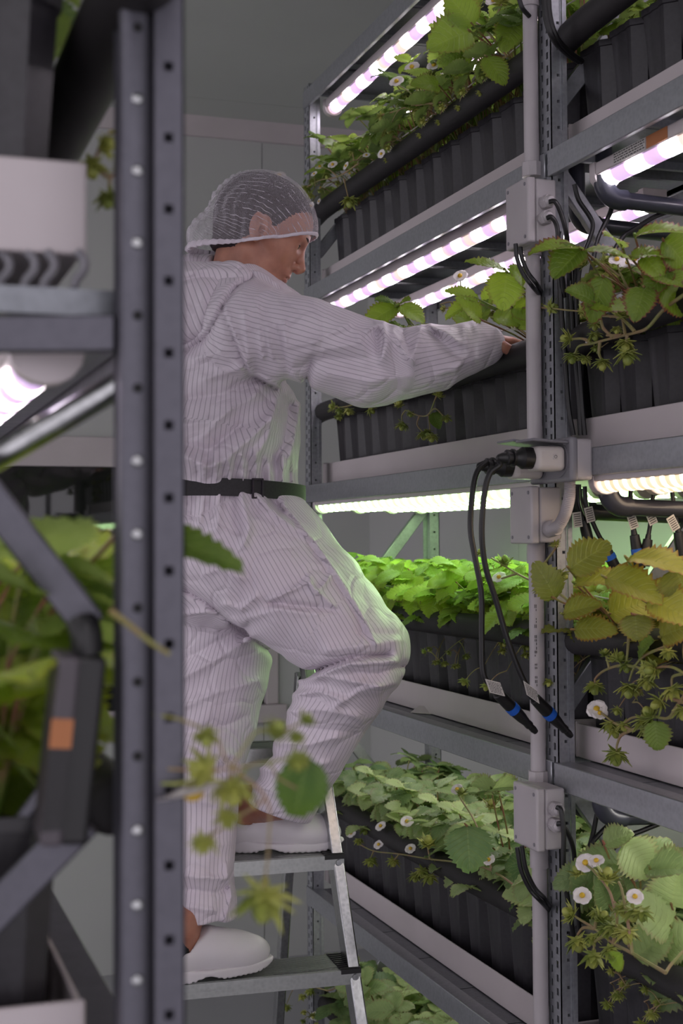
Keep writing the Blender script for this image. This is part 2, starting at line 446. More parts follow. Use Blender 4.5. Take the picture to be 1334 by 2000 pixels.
def led_bar(x, y0, y1, ztop, mat, kind):
    g = empty('led_light_bar', (x, y0, ztop), cat='light')
    w, h = .050, .042; mb = MB()
    pr = [(x-w/2, ztop), (x+w/2, ztop), (x+w/2, ztop-h*.55), (x-w/2, ztop-h*.55)]
    mb.extrude(pr, 'y', y0+.02, y1-.02); mb.build('housing', M['pvc'], g, bevel=.002, seg=1)
    mb = MB(); pr = []
    for k in range(9):
        a = math.pi*k/8; pr.append((x+math.cos(a)*w*.36, ztop-h*.5-math.sin(a)*h*.5))
    mb.extrude(pr, 'y', y0+.022, y1-.022); mb.build('diffuser', M[mat], g, smooth=True, sharp=50)
    for a, b in ((y0, y0+.02), (y1-.02, y1)):
        mb = MB(); pr = [(x-w/2-.002, ztop+.001)]
        for k in range(9):
            an = math.pi*k/8; pr.append((x-math.cos(an)*(w/2+.002), ztop-h*.55-math.sin(an)*h*.55))
        pr.append((x+w/2+.002, ztop+.001)); mb.extrude(pr, 'y', a, b); mb.build('end_cap', M['pvc'], g, bevel=.001, seg=1)
    return g
LEDX = {0: (1.300, 1.52), 1: (1.290, 1.50), 2: (1.264, 1.375, 1.475, 1.565), 3: (1.33, 1.48), 4: (1.40,)}
LEDM = {0: 'led_pink', 1: 'led_pink', 2: ('led_green', 'led_warm'), 3: 'led_white', 4: 'led_white'}
def LDROP(k, bay): return .050 if (k == 1 and bay == 'near') else .037
posw = {3: ('front', 'middle', 'rear'), 2: ('front', 'rear'), 4: ('front', 'second', 'third', 'rear'), 1: ('single',)}
glow = {'led_pink': 'pinkish white', 'led_green': 'greenish white', 'led_warm': 'warm white', 'led_white': 'white'}
for k in range(5):
    for bay in ('far', 'near'):
        y0, y1 = BAY[bay]
        if bay == 'far': y0, y1 = YM+.07, YF-.01
        else: y0, y1 = (YM-1.38 if k != 1 else YM-1.4), (on_x(1176, 330, 1.29).y if k == 1 else YM-.12)
        m = LEDM[k]; m = (m[0] if bay == 'far' else m[1]) if isinstance(m, tuple) else m
        for i, x in enumerate(LEDX[k]):
            g = led_bar(x, y0, y1, BM[k]-LDROP(k, bay), m, bay)
            g['label'] = '%s glowing LED bar, %s one above the %s shelf, %s' % (glow[m], posw[len(LEDX[k])][i], SH[k], BAYW[bay])
            g['group'] = 'LED light bars under the shelves'
            if bay == 'near' and k == 1 and i == 0:      # stickers on the housing nearest the post
                p = on_x(1197, 300, 1.29-.026); q = on_x(1262, 270, 1.29-.026); r_ = on_x(1303, 250, 1.29-.026)
                zt = BM[1]-.0505; zb = zt-.0215
                mb = MB(); mb.box((1.29-.0262, q.y+.003, zb), (1.29-.0252, p.y, zt-.001)); mb.build('sticker', M['label'], g)['label'] = 'white printed sticker'
                mb = MB()
                for a_ in range(4):
                    zz = zt-.004-a_*.0045; yy = p.y-.004
                    while yy > q.y+.008:
                        ln = rnd.uniform(.003, .010); mb.box((1.29-.0266, max(yy-ln, q.y+.006), zz-.0009), (1.29-.0261, yy, zz+.0009)); yy -= ln+.003
                mb.build('sticker_print', M['ink'], g)
                mb = MB(); mb.box((1.29-.0262, r_.y, zb), (1.29-.0252, q.y, zt-.001)); mb.build('sticker', M['label_orange'], g)['label'] = 'orange warning sticker'
for k in range(5):
    z = BM[k+1]
    for bay in ('far', 'near'):
        y0, y1 = BAY[bay]
        g = gutter(y0, y1, z+.001)
        tag(g, 'white plastic plant gutter on the %s shelf, %s' % (SH[k], BAYW[bay]), 'gutter', 'white plant gutters on the right rack')
        zt = z+TUBE_DZ[k]; xt = XT-.024
        if bay == 'far':
            pts = [(xt+.005, y0+.0, zt+.002), (xt, y0+.1, zt), (xt-.004, (y0+y1)/2, zt-.004), (xt, y1-.15, zt), (xt+.004, y1+.02, zt-.006)]
        else:
            sag = {0: .0, 1: -.012, 2: -.0, 3: 0, 4: 0}[k]
            pts = [(xt, y0-.2, zt+.01), (xt-.004, y0+.12, zt+.012), (xt, y1-.28, zt+.006), (xt, y1-.12, zt), (xt+.004, y1-.02, zt-.006+sag)]
        o = foam_tube(pts)
        tag(o, 'black foam tube along pots, %s shelf, %s' % (SH[k], BAYW[bay]), 'tube', 'black foam tubes')
        # growing wire
        mb = MB(); zz = zt+.085
        a, b = (y0, y1) if bay == 'far' else (y0-.1, y1+.02)
        P = [Vector((XT+.01+.001*math.sin(i*1.3), a+(b-a)*i/14, zz-.02*math.sin(math.pi*i/14))) for i in range(15)]
        mb.tube(P, .0016, 6)
        o = mb.build('support_string', M['pvc'], None, smooth=True)
        tag(o, 'thin white string over pots, %s shelf, %s' % (SH[k], BAYW[bay]), 'string', 'white support strings')
# ------------------------------------------------------------------ strawberry plants
def leaf_mat(name, base, light, edge, edge_amt=.5, yellow=0.0):
    t = NT(name); uv = t.n('ShaderNodeUVMap'); sp = t.n('ShaderNodeSeparateXYZ'); t.l(uv.outputs[0], sp.inputs[0])
    u, v = sp.outputs['X'], sp.outputs['Y']           # u along the midrib, v 0..1 across (0.5 = midrib)
    s = t.math('ABSOLUTE', t.math('SUBTRACT', v, .5))   # 0 midrib .. 0.5 edge
    vein = t.math('FRACT', t.math('MULTIPLY', t.math('SUBTRACT', u, t.math('MULTIPLY', s, .55)), 8))
    vr = t.ramp(t.math('ABSOLUTE', t.math('SUBTRACT', vein, .5)), [(.0, (1, 1, 1, 1)), (.13, (0, 0, 0, 1))])
    mid = t.ramp(s, [(.0, (1, 1, 1, 1)), (.03, (0, 0, 0, 1))])
    veins = t.math('MAXIMUM', vr, mid)
    geo = t.n('ShaderNodeNewGeometry'); oi = t.n('ShaderNodeObjectInfo')
    at = t.n('ShaderNodeAttribute', attribute_name='tone')
    nz = t.noise(38, 3, geo.outputs['Position'])
    f = t.math('ADD', t.math('MULTIPLY', at.outputs['Fac'], .75), t.math('MULTIPLY', nz, .35))
    f = t.math('ADD', f, t.math('MULTIPLY', t.math('SUBTRACT', oi.outputs['Random'], .5), .3), clamp=True)
    c = t.mix(f, hexc(base), hexc(light))
    c = t.mix(t.math('MULTIPLY', veins, .16), c, hexc('#c4d08a'))
    em = t.math('MULTIPLY', t.ramp(s, [(.40, (0, 0, 0, 1)), (.49, (1, 1, 1, 1))]), edge_amt)
    em = t.math('MULTIPLY', em, t.ramp(t.math('ADD', at.outputs['Fac'], t.math('MULTIPLY', oi.outputs['Random'], .3)), [(.25, (0, 0, 0, 1)), (.5, (1, 1, 1, 1))]))
    c = t.mix(em, c, hexc(edge))
    bf = t.math('MULTIPLY', geo.outputs['Backfacing'], .35)
    c = t.mix(bf, c, hexc('#a9b98a'))
    t.l(c, t.b.inputs['Base Color']); t.b.inputs['Roughness'].default_value = .42
    tr = t.n('ShaderNodeBsdfTranslucent'); hs = t.n('ShaderNodeHueSaturation'); hs.inputs['Saturation'].default_value = 1.15; hs.inputs['Value'].default_value = 1.5
    t.l(c, hs.inputs['Color']); t.l(hs.outputs[0], tr.inputs['Color'])
    mx = t.n('ShaderNodeMixShader'); mx.inputs[0].default_value = .42
    t.l(t.b.outputs[0], mx.inputs[1]); t.l(tr.outputs[0], mx.inputs[2]); t.l(mx.outputs[0], t.out.inputs['Surface'])
    t.bump(t.math('SUBTRACT', 1, vr), .6, .0012)
    return t.m
M['leaf_top'] = leaf_mat('fresh_green_strawberry_leaf', '#44642a', '#a9c454', '#7a3a34', .4)
M['leaf_red'] = leaf_mat('red_edged_strawberry_leaf', '#3a5a22', '#98b044', '#7d2f38', .95)
M['leaf_lush'] = leaf_mat('bright_lush_strawberry_leaf', '#46661f', '#a9bc4c', '#8a5a30', .3)
M['leaf_old'] = leaf_mat('yellowing_strawberry_leaf', '#545f2a', '#acae4e', '#8a4c2c', .7)
M['leaf_pale'] = leaf_mat('pale_green_strawberry_leaf', '#3c6234', '#b4c788', '#8d5048', .35)
def stemm(name, a, b):
    t = NT(name); geo = t.n('ShaderNodeNewGeometry').outputs['Position']
    t.l(t.ramp(t.noise(24, 2, geo), [(.35, hexc(a)), (.65, hexc(b))]), t.b.inputs['Base Color']); t.b.inputs['Roughness'].default_value = .5
    t.b.inputs['Subsurface Weight'].default_value = 0; return t.m
M['stem'] = stemm('leaf_stalk', '#6f8a3c', '#8f5a4a')
M['truss'] = stemm('flower_stalk', '#7d8148', '#8f7358')
M['calyx'] = stemm('green_calyx', '#728236', '#a5a852')
M['petal'] = simple('white_petal', '#d8d2d2', .5, 0, .03)
M['yellow'] = simple('yellow_flower_centre', '#c9a52a', .6, 0, .05)
M['pot'] = galv('black_pot_plastic', '#29272b', .36, (1, 1, .04), .3, 0)
M['soil'] = simple('brown_bark_substrate', '#3c2a22', .9, 0, .5, 90, .004)

def rot_to(d, up=Vector((0, 0, 1))):
    d = Vector(d).normalized(); y = up.cross(d)
    if y.length < 1e-3: y = Vector((0, 1, 0))
    y.normalize(); z = d.cross(y); return Matrix((d, y, z)).transposed()
def leaflet(mb, tones, base, d, up, L, Wd, fold, curl, tone, n=18, m=3, rg=rnd):
    """one toothed leaflet: base point, direction d, approximate upward vector"""
    Mx = rot_to(d, up); base = Vector(base); vs = []
    ph = rg.random()*6; asym = 1+rg.uniform(-.08, .08)
    for i in range(n+1):
        t = i/n
        w = Wd*.5*(math.sin(math.pi*min(1, (t*.93+.045))**.86))**.72
        if i in (0,): w *= .25
        if i == n: w *= .35
        tooth = 1.0 + (.15 if i % 2 else -.06)
        for j in range(-m, m+1):
            s = j/m; ww = w*(tooth if abs(j) == m else 1)*(asym if j > 0 else 1/asym)
            y = s*ww; x = t*L + (.045*L*abs(s)*(.5 if t > .2 else 0)) + ((.02*L) if (abs(j) == m and i % 2) else 0)
            z = fold*abs(y) - curl*L*(t**1.8) - .25*curl*abs(s)**2*Wd + .0016*math.sin(2*math.pi*(t*8-abs(s)*2.2))*(1 if abs(s) > .1 else 0) + .02*L*math.sin(ph+5*t)*s
            vs.append(base + Mx @ Vector((x, y, z)))
    k = 2*m+1; fs = []; uvs = []
    for i in range(n):
        for j in range(2*m):
            fs.append((i*k+j, (i+1)*k+j, (i+1)*k+j+1, i*k+j+1))
            U = lambda a, b: (a/n, b/(2*m))
            uvs.append((U(i, j), U(i+1, j), U(i+1, j+1), U(i, j+1)))
    mb.add(vs, fs, uvs); tones += [tone]*len(fs)
def trifoliate(mb, sb, tones, root, tip, size, face, rg=rnd, tone=None, fold=None, curl=None, n=18, bend=None):
    """leaf on a petiole root->tip; 'face' is the direction the middle leaflet points"""
    root = Vector(root); tip = Vector(tip); face = Vector(face).normalized()
    midp = root.lerp(tip, .5) + Vector((0, 0, .18*(tip-root).length)) if bend is None else Vector(bend)
    P = catmull([root, midp, tip], 5)
    sb.tube(P, [.0022-.0008*i/len(P) for i in range(len(P))], 6)
    up = Vector((0, 0, 1)) + face*.15
    up = up + Vector((rg.uniform(-.75, .35), rg.uniform(-.6, .4), 0))
    side = up.cross(face).normalized()
    T = rg.random() if tone is None else tone
    for a, sc_ in ((0, 1.0), (1.25, .92), (-1.25, .92)):
        d = face*math.cos(a) + side*math.sin(a)
        d.z += rg.uniform(-.15, .12)
        leaflet(mb, tones, tip + d*.002, d, up + side*(math.sin(a)*rg.uniform(-.1, .35)), size*sc_*rg.uniform(.92, 1.08), size*sc_*rg.uniform(.82, .98),
                (.32 if fold is None else fold)*rg.uniform(.5, 1.3), (.30 if curl is None else curl)*rg.uniform(.4, 1.3), min(1, max(0, T+rg.uniform(-.12, .12))), n=n, rg=rg)
def finish_foliage(mb, tones, name, mat, parent, local=True):
    me = mb.mesh(name, M[mat], True, local)
    a = me.attributes.new('tone', 'FLOAT', 'FACE'); a.data.foreach_set('value', tones)
    return link(name, me, parent)
# --- berries and flowers
def star(mb, c, d, r, n=9, lift=.35, rg=rnd):
    d = Vector(d).normalized(); ref = Vector((0, 0, 1)) if abs(d.z) < .9 else Vector((1, 0, 0))
    u = d.cross(ref).normalized(); w = d.cross(u); c = Vector(c)
    for k in range(n):
        a = 2*math.pi*k/n+rg.uniform(-.1, .1); o = u*math.cos(a)+w*math.sin(a); s = d.cross(o)
        rr = r*rg.uniform(.8, 1.15); li = lift+rg.uniform(-.25, .3)
        vs = [c+s*r*.18, c-s*r*.18, c+o*rr*.55-s*r*.2+d*rr*li*.35, c+o*rr+d*rr*li, c+o*rr*.55+s*r*.2+d*rr*li*.35]
        vs2 = [v-d*.0006 for v in vs]
        mb.add(vs+vs2, [(0, 1, 2, 3, 4), (9, 8, 7, 6, 5), (1, 0, 5, 6), (2, 1, 6, 7), (3, 2, 7, 8), (4, 3, 8, 9), (0, 4, 9, 5)])
def berry_mesh(rg):
    mb = MB(); mb.sphere((0, 0, -.0055), .0048, 10, 7, (1, 1, 1.25))
    star(mb, (0, 0, 0), (0, 0, -1), .0118, 9, .75, rg); star(mb, (0, 0, .0008), (0, 0, -1), .0125, 7, .25, rg); star(mb, (0, 0, .001), (0, 0, -1), .009, 5, -.3, rg)
    return mb.mesh('berry', M['calyx'], True, True, 50)
def flower_mesh(rg):
    mb = MB(); mb.cur = 0
    for k in range(5):
        a = 2*math.pi*k/5; o = Vector((math.cos(a), math.sin(a), 0)); s = Vector((-o.y, o.x, 0))
        vs = []
        for t, ww, z in ((.15, .002, 0), (.45, .0055, .001), (.8, .006, .002), (1, .003, .0012)):
            vs += [o*(.0115*t)-s*ww+Vector((0, 0, z)), o*(.0115*t)+s*ww+Vector((0, 0, z))]
        vs += [v-Vector((0, 0, .0004)) for v in vs]
        fs = [(2*i, 2*i+2, 2*i+3, 2*i+1) for i in range(3)]; fs += [(8+a_, 8+d_, 8+c_, 8+b_) for a_, b_, c_, d_ in fs]
        mb.add(vs, fs)
    mb.cur = 1; mb.sphere((0, 0, .002), .0036, 10, 6, (1, 1, .8))
    mb.cur = 2; star(mb, (0, 0, -.001), (0, 0, 1), .0085, 5, 0, rg)
    return mb.mesh('flower', [M['petal'], M['yellow'], M['calyx']], False, True)
BER = [berry_mesh(random.Random(i)) for i in range(4)]; FLO = [flower_mesh(random.Random(i)) for i in range(2)]
def put(me, parent, loc, d, s, name):
    """a berry / flower hanging along direction d (its local -Z for berries, +Z for flowers)"""
    o = bpy.data.objects.new(name, me); COL.objects.link(o); o.parent = parent
    o.location = loc; o.scale = (s, s, s)
    z = Vector(d).normalized(); o.rotation_mode = 'QUATERNION'; o.rotation_quaternion = z.to_track_quat('Z', 'Y')
    return o
def truss(parent, origin, paths, ends, r=.0016, mat='truss', leafs=(), ends_s=1.0):
    """parent: plant Empty at origin. paths: polylines (relative to origin). ends: (pos, dir, kind, scale)"""
    mb = MB()
    for P in paths:
        Q = catmull(P, 6); mb.tube(Q, [r*(1-.4*i/len(Q)) for i in range(len(Q))], 6)
    o = mb.build('flower_truss', M[mat], parent, smooth=True, local=True)
    for (p, d, kind, s) in ends:
        if kind == 'b':
            ob = put(rnd.choice(BER), o, p, -Vector(d), s*ends_s, 'berry')
        else: ob = put(rnd.choice(FLO), o, p, d, s*ends_s, 'flower')
    return o
def auto_truss(parent, rg, start, out, drop, length, nb, pf):
    """a branching truss that leaves the crown, arches towards 'out' and droops"""
    start = Vector(start); out = Vector((out[0], out[1], 0)).normalized(); side = Vector((-out.y, out.x, 0))
    P = []; hh = max(.03, .5*length*(1-drop))
    for i in range(5):
        t = i/4; P.append(start + out*(length*t) + side*(.02*math.sin(t*3+rg.random())) + Vector((0, 0, hh*math.sin(t*math.pi*.62) - drop*length*t*t)))
    paths = [P]; ends = []
    for b in range(nb):
        t = rg.uniform(.5, 1.0) if b else 1.0; i = min(3, int(t*4)); q = P[i].lerp(P[i+1], t*4-i)
        e = q + out*rg.uniform(-.005, .03) + side*rg.uniform(-.04, .04) + Vector((0, 0, rg.uniform(-.035, .03)))
        paths.append([q, q.lerp(e, .5)+Vector((0, 0, .006)), e])
        k = 'f' if rg.random() < pf else 'b'
        ends.append((e, (e-q).normalized()*.6 + (Vector((0, 0, -.8)) if k == 'b' else Vector((out.x, out.y, .8))), k, rg.uniform(.75, 1.15)))
    return paths, ends
# --- pot
PH = .195
def pot_mesh():
    mb = MB()
    def ring(w, d, z, ch=.22):
        a, b = w/2, d/2; c = min(w, d)*ch; rib = .0022
        pts = []
        for (x0, y0, x1, y1) in ((-a+c, -b, a-c, -b), (a, -b+c, a, b-c), (a-c, b, -a+c, b), (-a, b-c, -a, -b+c)):
            nx, ny = (0, 1) if y0 == y1 and y0 < 0 else (0, -1) if y0 == y1 else (-1, 0) if x0 > 0 else (1, 0)
            for k in range(7):
                t = k/6; inn = rib if k in (2, 4) else 0
                pts.append((x0+(x1-x0)*t+nx*inn, y0+(y1-y0)*t+ny*inn, z))
        return pts
    lv = [(.078, .078, 0), (.080, .082, .004), (.094, .100, PH*.62), (.102, .112, PH-.012), (.108, .118, PH-.011), (.109, .119, PH), (.103, .113, PH), (.100, .110, PH-.012)]
    vs = []; n = 28
    for w, d, z in lv: vs += ring(w, d, z)
    fs = [tuple(range(n-1, -1, -1))]
    for i in range(len(lv)-1):
        for k in range(n): fs.append((i*n+k, i*n+(k+1) % n, (i+1)*n+(k+1) % n, (i+1)*n+k))
    mb.add(vs, fs); m1 = mb.mesh('pot', M['pot'], True, True, 30)
    mb = MB(); pts = ring(.100, .110, PH-.014); c = (0, 0, PH-.010)
    mb.add(pts+[c], [(k, (k+1) % n, n) for k in range(n)]); m2 = mb.mesh('soil', M['soil'], False, True)
    return m1, m2
POT, SOIL = pot_mesh()
def plant_proto(name, seed, mat, nl, size, h, spread, ntr, nb=4, pf=.3, lean=(-.2, 0), drop=.5, toward=-1, fold=None, curl=None):
    """the first plant of a kind; geometry is local to its Empty at the pot's foot"""
    rg = random.Random(seed); e = empty(name); e.location = (0, 0, 0)
    link('pot', POT, e); link('soil', SOIL, e)
    mb, sb, tones = MB(), MB(), []; crown = Vector((0, 0, PH-.008))
    for i in range(nl):
        a = 2*math.pi*i/nl + rg.uniform(-.4, .4); rr = spread*rg.uniform(.35, 1.0)
        hh = h*rg.uniform(.35, 1.12)*(1-.25*rr/max(spread, .01))
        tip = crown + Vector((math.cos(a)*rr+lean[0]*spread, math.sin(a)*rr+lean[1]*spread, hh))
        face = Vector((math.cos(a)+rg.uniform(-.4, .4), math.sin(a)+rg.uniform(-.4, .4), rg.uniform(-.5, .65)))
        trifoliate(mb, sb, tones, crown + Vector((math.cos(a)*.012, math.sin(a)*.012, 0)), tip, size*rg.uniform(.7, 1.1), face, rg, fold=fold, curl=curl)
    finish_foliage(mb, tones, 'foliage', mat, e)
    sb.build('leaf_stalk', M['stem'], e, smooth=True, local=True)
    for k in range(ntr):
        a = rg.uniform(-1.0, 1.0)
        p, en = auto_truss(e, rg, crown, (toward*math.cos(a), math.sin(a)), drop*rg.uniform(.6, 1.2), rg.uniform(.11, .18), nb, pf)
        st = rnd.getstate(); truss(e, None, p, en, r=.0014)
    return e
def copy_tree(o, parent=None):
    c = o.copy(); COL.objects.link(c); c.parent = parent
    for ch in o.children: copy_tree(ch, c)
    return c
#        name, mat, leaves, size, height, spread, trusses, berries, flower share, lean, drop
KINDS = {
 ('far', 0): ('leaf_top', 14, .060, .25, .105, 1, 5, .4, (-.35, 0), .10),
 ('far', 1): ('leaf_top', 6, .050, .075, .06, 0, 3, .5, (.2, 0), .5),
 ('far', 2): ('leaf_lush', 15, .064, .17, .09, 1, 3, .1, (-.3, 0), .5),
 ('far', 3): ('leaf_pale', 13, .072, .17, .10, 0, 4, .4, (-.25, 0), .35),
 ('far', 4): ('leaf_pale', 11, .072, .17, .10, 1, 4, .4, (-.2, 0), .3),
 ('near', 0): ('leaf_top', 6, .05, .07, .06, 0, 0, 0, (.3, 0), .3),
 ('near', 1): ('leaf_red', 9, .070, .155, .075, 1, 4, .4, (.1, 0), .4),
 ('near', 2): ('leaf_old', 9, .075, .15, .075, 1, 4, .1, (-.1, 0), .7),
 ('near', 3): ('leaf_pale', 10, .075, .15, .08, 2, 6, .3, (.1, 0), .3),
 ('near', 4): ('leaf_pale', 9, .065, .14, .08, 1, 4, .3, (0, 0), .3)}
ordw = ['first', 'second', 'third', 'fourth', 'fifth', 'sixth', 'seventh', 'eighth', 'ninth', 'tenth', 'eleventh', 'twelfth', 'thirteenth']
PITCH = .1115
PLANT = {}
desc = {'leaf_top': 'small fresh leaves', 'leaf_red': 'red-edged leaves', 'leaf_lush': 'lush leaves',
        'leaf_old': 'yellowing leaves', 'leaf_pale': 'pale leaves'}
for (bay, k), (mat, nl, sz, h, spr, ntr, nb, pf, lean, drop) in KINDS.items():
    protos = [plant_proto('potted_strawberry_plant', 100*k+i*7+(31 if bay == 'far' else 0), mat, nl, sz, h, spr, (ntr if i not in (2, 4) else 0), nb, pf, lean, drop) for i in range(6)]
    used = [False]*6
    y0, y1 = BAY[bay]; n = 13 if bay == 'far' else 4
    for row in (0, 1):
        if k == 0 and bay == 'near' and row == 1: continue
        for i in range(n):
            yy = (y0+.060+i*PITCH) if bay == 'far' else (y1-.062-i*PITCH)
            pi = rnd.choice([0, 1, 2, 3, 4, 5]) if row == 0 else rnd.choice([2, 4])
            if not used[pi]: o = protos[pi]; used[pi] = True
            else: o = copy_tree(protos[pi])
            o.location = (XT+.066+row*.137, yy, BM[k+1]+.006)
            o.rotation_euler = (0, 0, rnd.uniform(-.02, .02) + (math.pi if row == 1 and rnd.random() < .5 else 0))
            frm = ('perforated post' if bay == 'far' else 'perforated post')
            o['label'] = 'potted strawberry plant, %s, %s %s of post, %s row, %s shelf' % (desc[mat], ordw[i], 'left' if bay == 'far' else 'right', ('front' if row == 0 else 'rear'), SH[k])
            o['category'] = 'plant'; o['group'] = 'potted strawberry plants on the right rack'
            PLANT[(bay, k, row, i)] = o
    for u, p in zip(used, protos):
        if not u:
            for c in list(p.children_recursive): bpy.data.objects.remove(c)
            bpy.data.objects.remove(p)
# ------------------------------------------------------------------ conduit, boxes, socket, cables on the perforated post
PX_, PY_ = 1.2185, on_x(1046, 1000, 1.2185).y
PR = .0145
def zat(py, x=PX_, y=None):
    y = PY_ if y is None else y
    lo, hi = -1., 4.
    for _ in range(40):
        m = (lo+hi)/2; d = Vector((x, y, m))-CAM; v = CY-FPX*d.dot(_Uv)/d.dot(_F)
        if v > py: lo = m
        else: hi = m
    return (lo+hi)/2
def hexnut(mb, c, d, r, l, n=6):
    mb.tube([Vector(c), Vector(c)+Vector(d).normalized()*l], r, n)
def conduit(py0, py1, c0, c1, label):
    z0, z1 = zat(py1) if py1 else 0.0, zat(py0)
    g = empty('conduit_pipe', (PX_, PY_, z0), label, 'pipe', 'grey conduit pipe pieces')
    mb = MB(); mb.tube([(PX_, PY_, z0), (PX_, PY_, z1)], PR, 20); mb.build('pipe', M['conduit'], g, smooth=True)
    for c in c0+c1:
        a, b = zat(c[1]), zat(c[0]); mb = MB()
        if c[2] == 'hex': mb.tube([(PX_, PY_, a), (PX_, PY_, b)], PR*1.38, 8)
        else: mb.tube([(PX_, PY_, a), (PX_, PY_, b)], PR*1.22, 20)
        mb.build('coupling', M['conduit'], g, smooth=(c[2] != 'hex'), bevel=.001 if c[2] == 'hex' else 0)
    return g
conduit(-260, 345, [(-40, 14, 'round')], [(318, 346, 'hex')], 'grey conduit pipe running up from the topmost junction box')
conduit(462, 862, [(462, 500, 'round')], [], 'grey conduit pipe between topmost junction box and socket')
conduit(1052, 1540, [(1052, 1100, 'round')], [(1505, 1532, 'hex'), (1530, 1542, 'round')], 'grey conduit pipe between middle and lowest junction boxes')
conduit(1650, None, [(1650, 1694, 'round')], [], 'grey conduit pipe running down from the lowest junction box')

def jbox(lx, cx, bx, yt, yb, label, glands):
    """lx,cx: left and right edge of the lid facing the aisle; bx: far edge of the side face"""
    ym = (yt+yb)/2; xl = 1.168
    y1 = on_x(lx, ym, xl).y; y0 = on_x(cx, ym, xl).y; x1 = on_y(bx, ym, y0).x
    x1 = min(x1, 1.231)
    zt, zb = zat(yt, xl, y0), zat(yb, xl, y0)
    g = empty('junction_box', (xl, y0, zb), label, 'junction box', 'grey junction boxes')
    mb = MB(); mb.box((xl, y0-.002, zb-.002), (xl+.017, y1+.002, zt+.002)); mb.build('lid', M['conduit'], g, bevel=.004, seg=3)
    mb = MB(); mb.box((xl+.018, y0, zb), (x1, y1, zt)); mb.build('body', M['conduit'], g, bevel=.004, seg=3)
    for (yy, zz) in ((y0+.010, zb+.010), (y0+.010, zt-.010), (y1-.010, zb+.010), (y1-.010, zt-.010)):
        mb = MB(); mb.tube([(xl-.0012, yy, zz), (xl+.002, yy, zz)], .0035, 10); mb.build('screw', M['conduit_dark'], g, smooth=True)
    for (gx, gy) in glands:
        p = on_y(gx, gy, y0)
        mb = MB(); mb.tube([p+Vector((0, .001, 0)), p+Vector((0, -.008, 0))], .0125, 16)
        mb.tube([p+Vector((0, -.008, 0)), p+Vector((0, -.022, 0))], .0135, 6)
        mb.tube([p+Vector((0, -.022, 0)), p+Vector((0, -.030, 0))], [.011, .0075], 16)
        mb.build('cable_gland', M['conduit'], g, bevel=.0008, seg=1)
    return g, y0
b1, b1y = jbox(988, 1030, 1087, 346, 470, 'grey junction box with two cables, highest of the three on the pipe', [(1063, 397), (1060, 428)])
b2, b2y = jbox(996, 1037, 1105, 951, 1060, 'grey junction box right below the socket, fed by a ribbed hose', [])
b3, b3y = jbox(1003, 1048, 1104, 1543, 1663, 'grey junction box with two cables, lowest of the three on the pipe', [(1080, 1578), (1080, 1609)])

def cable(pts, r, label, group='black cables beside the post', name='black_cable', m='black', n=10, cat='cable'):
    mb = MB(); mb.tube(catmull(pts, 8), r, n)
    o = mb.build(name, M[m], None, smooth=True); return tag(o, label, cat, group)
def P3(px, py, y): return on_y(px, py, y)
yc = b1y-.030
cable([P3(1072, 394, yc), P3(1084, 394, yc-.006), P3(1095, 415, yc-.004), P3(1105, 450, yc+.0), P3(1110, 490, yc+.02), P3(1112, 560, yc+.045)], .0045, 'black cable from the upper gland of the highest junction box')
cable([P3(1068, 426, yc), P3(1077, 424, yc-.006), P3(1087, 440, yc-.004), P3(1091, 470, yc), P3(1096, 520, yc+.02), P3(1102, 580, yc+.045)], .0045, 'black cable from the lower gland of the highest junction box')
yc = b3y-.030
cable([P3(1088, 1577, yc), P3(1096, 1584, yc-.01), P3(1101, 1630, yc-.012), P3(1101, 1700, yc-.008), P3(1112, 1775, yc), P3(1120, 1830, yc+.02)], .0045, 'black cable from the upper gland of the lowest junction box')
cable([P3(1088, 1609, yc), P3(1100, 1612, yc-.008), P3(1118, 1650, yc), P3(1124, 1700, yc+.01), P3(1130, 1790, yc+.03), P3(1134, 1850, yc+.05)], .0045, 'black cable from the lower gland of the lowest junction box')
for i, (a, pts) in enumerate((('highest', [(1007, 476), (1010, 505), (1022, 535), (1042, 562)]), ('lowest', [(1010, 1655), (1018, 1700), (1036, 1738), (1058, 1762)]))):
    for j in range(2):
        zz = b1y if i == 0 else b3y
        cable([P3(x+j*9, y-j*3, zz+.035+j*.012) for x, y in pts]+[P3(pts[-1][0]+22, pts[-1][1]+26, zz+.12+j*.01), P3(pts[-1][0]+34, pts[-1][1]+60, zz+.13+j*.01)], .0042, 'black cable looping under the %s junction box, %s one' % (a, ('left', 'right')[j]))
# cables strapped along the post
for j, (pts, lb) in enumerate(((((1092, 530), (1096, 600), (1103, 690), (1110, 790), (1120, 850)), 'left'), (((1112, 530), (1116, 600), (1122, 690), (1130, 780), (1134, 850)), 'middle'), (((1122, 510), (1126, 600), (1130, 680), (1137, 790), (1142, 850)), 'right'))):
    cable([P3(x, y, 2.36-.004*j) for x, y in pts], .0048, 'black cable strapped down the right side of the post, %s of three' % lb)
for j in range(2):
    cable([P3(1062+j*7, -30, 2.33), P3(1066+j*7, 30, 2.33), P3(1078+j*7, 70, 2.33), P3(1100+j*7, 98, 2.35), P3(1130+j*6, 120, 2.38)], .006, 'black cable curving over the foam tube at the top, %s' % ('inner', 'outer')[j])
cable([P3(1012, -10, 2.40), P3(1020, 15, 2.40), P3(1034, 32, 2.41)], .0045, 'short black cable left of the pipe at the very top')

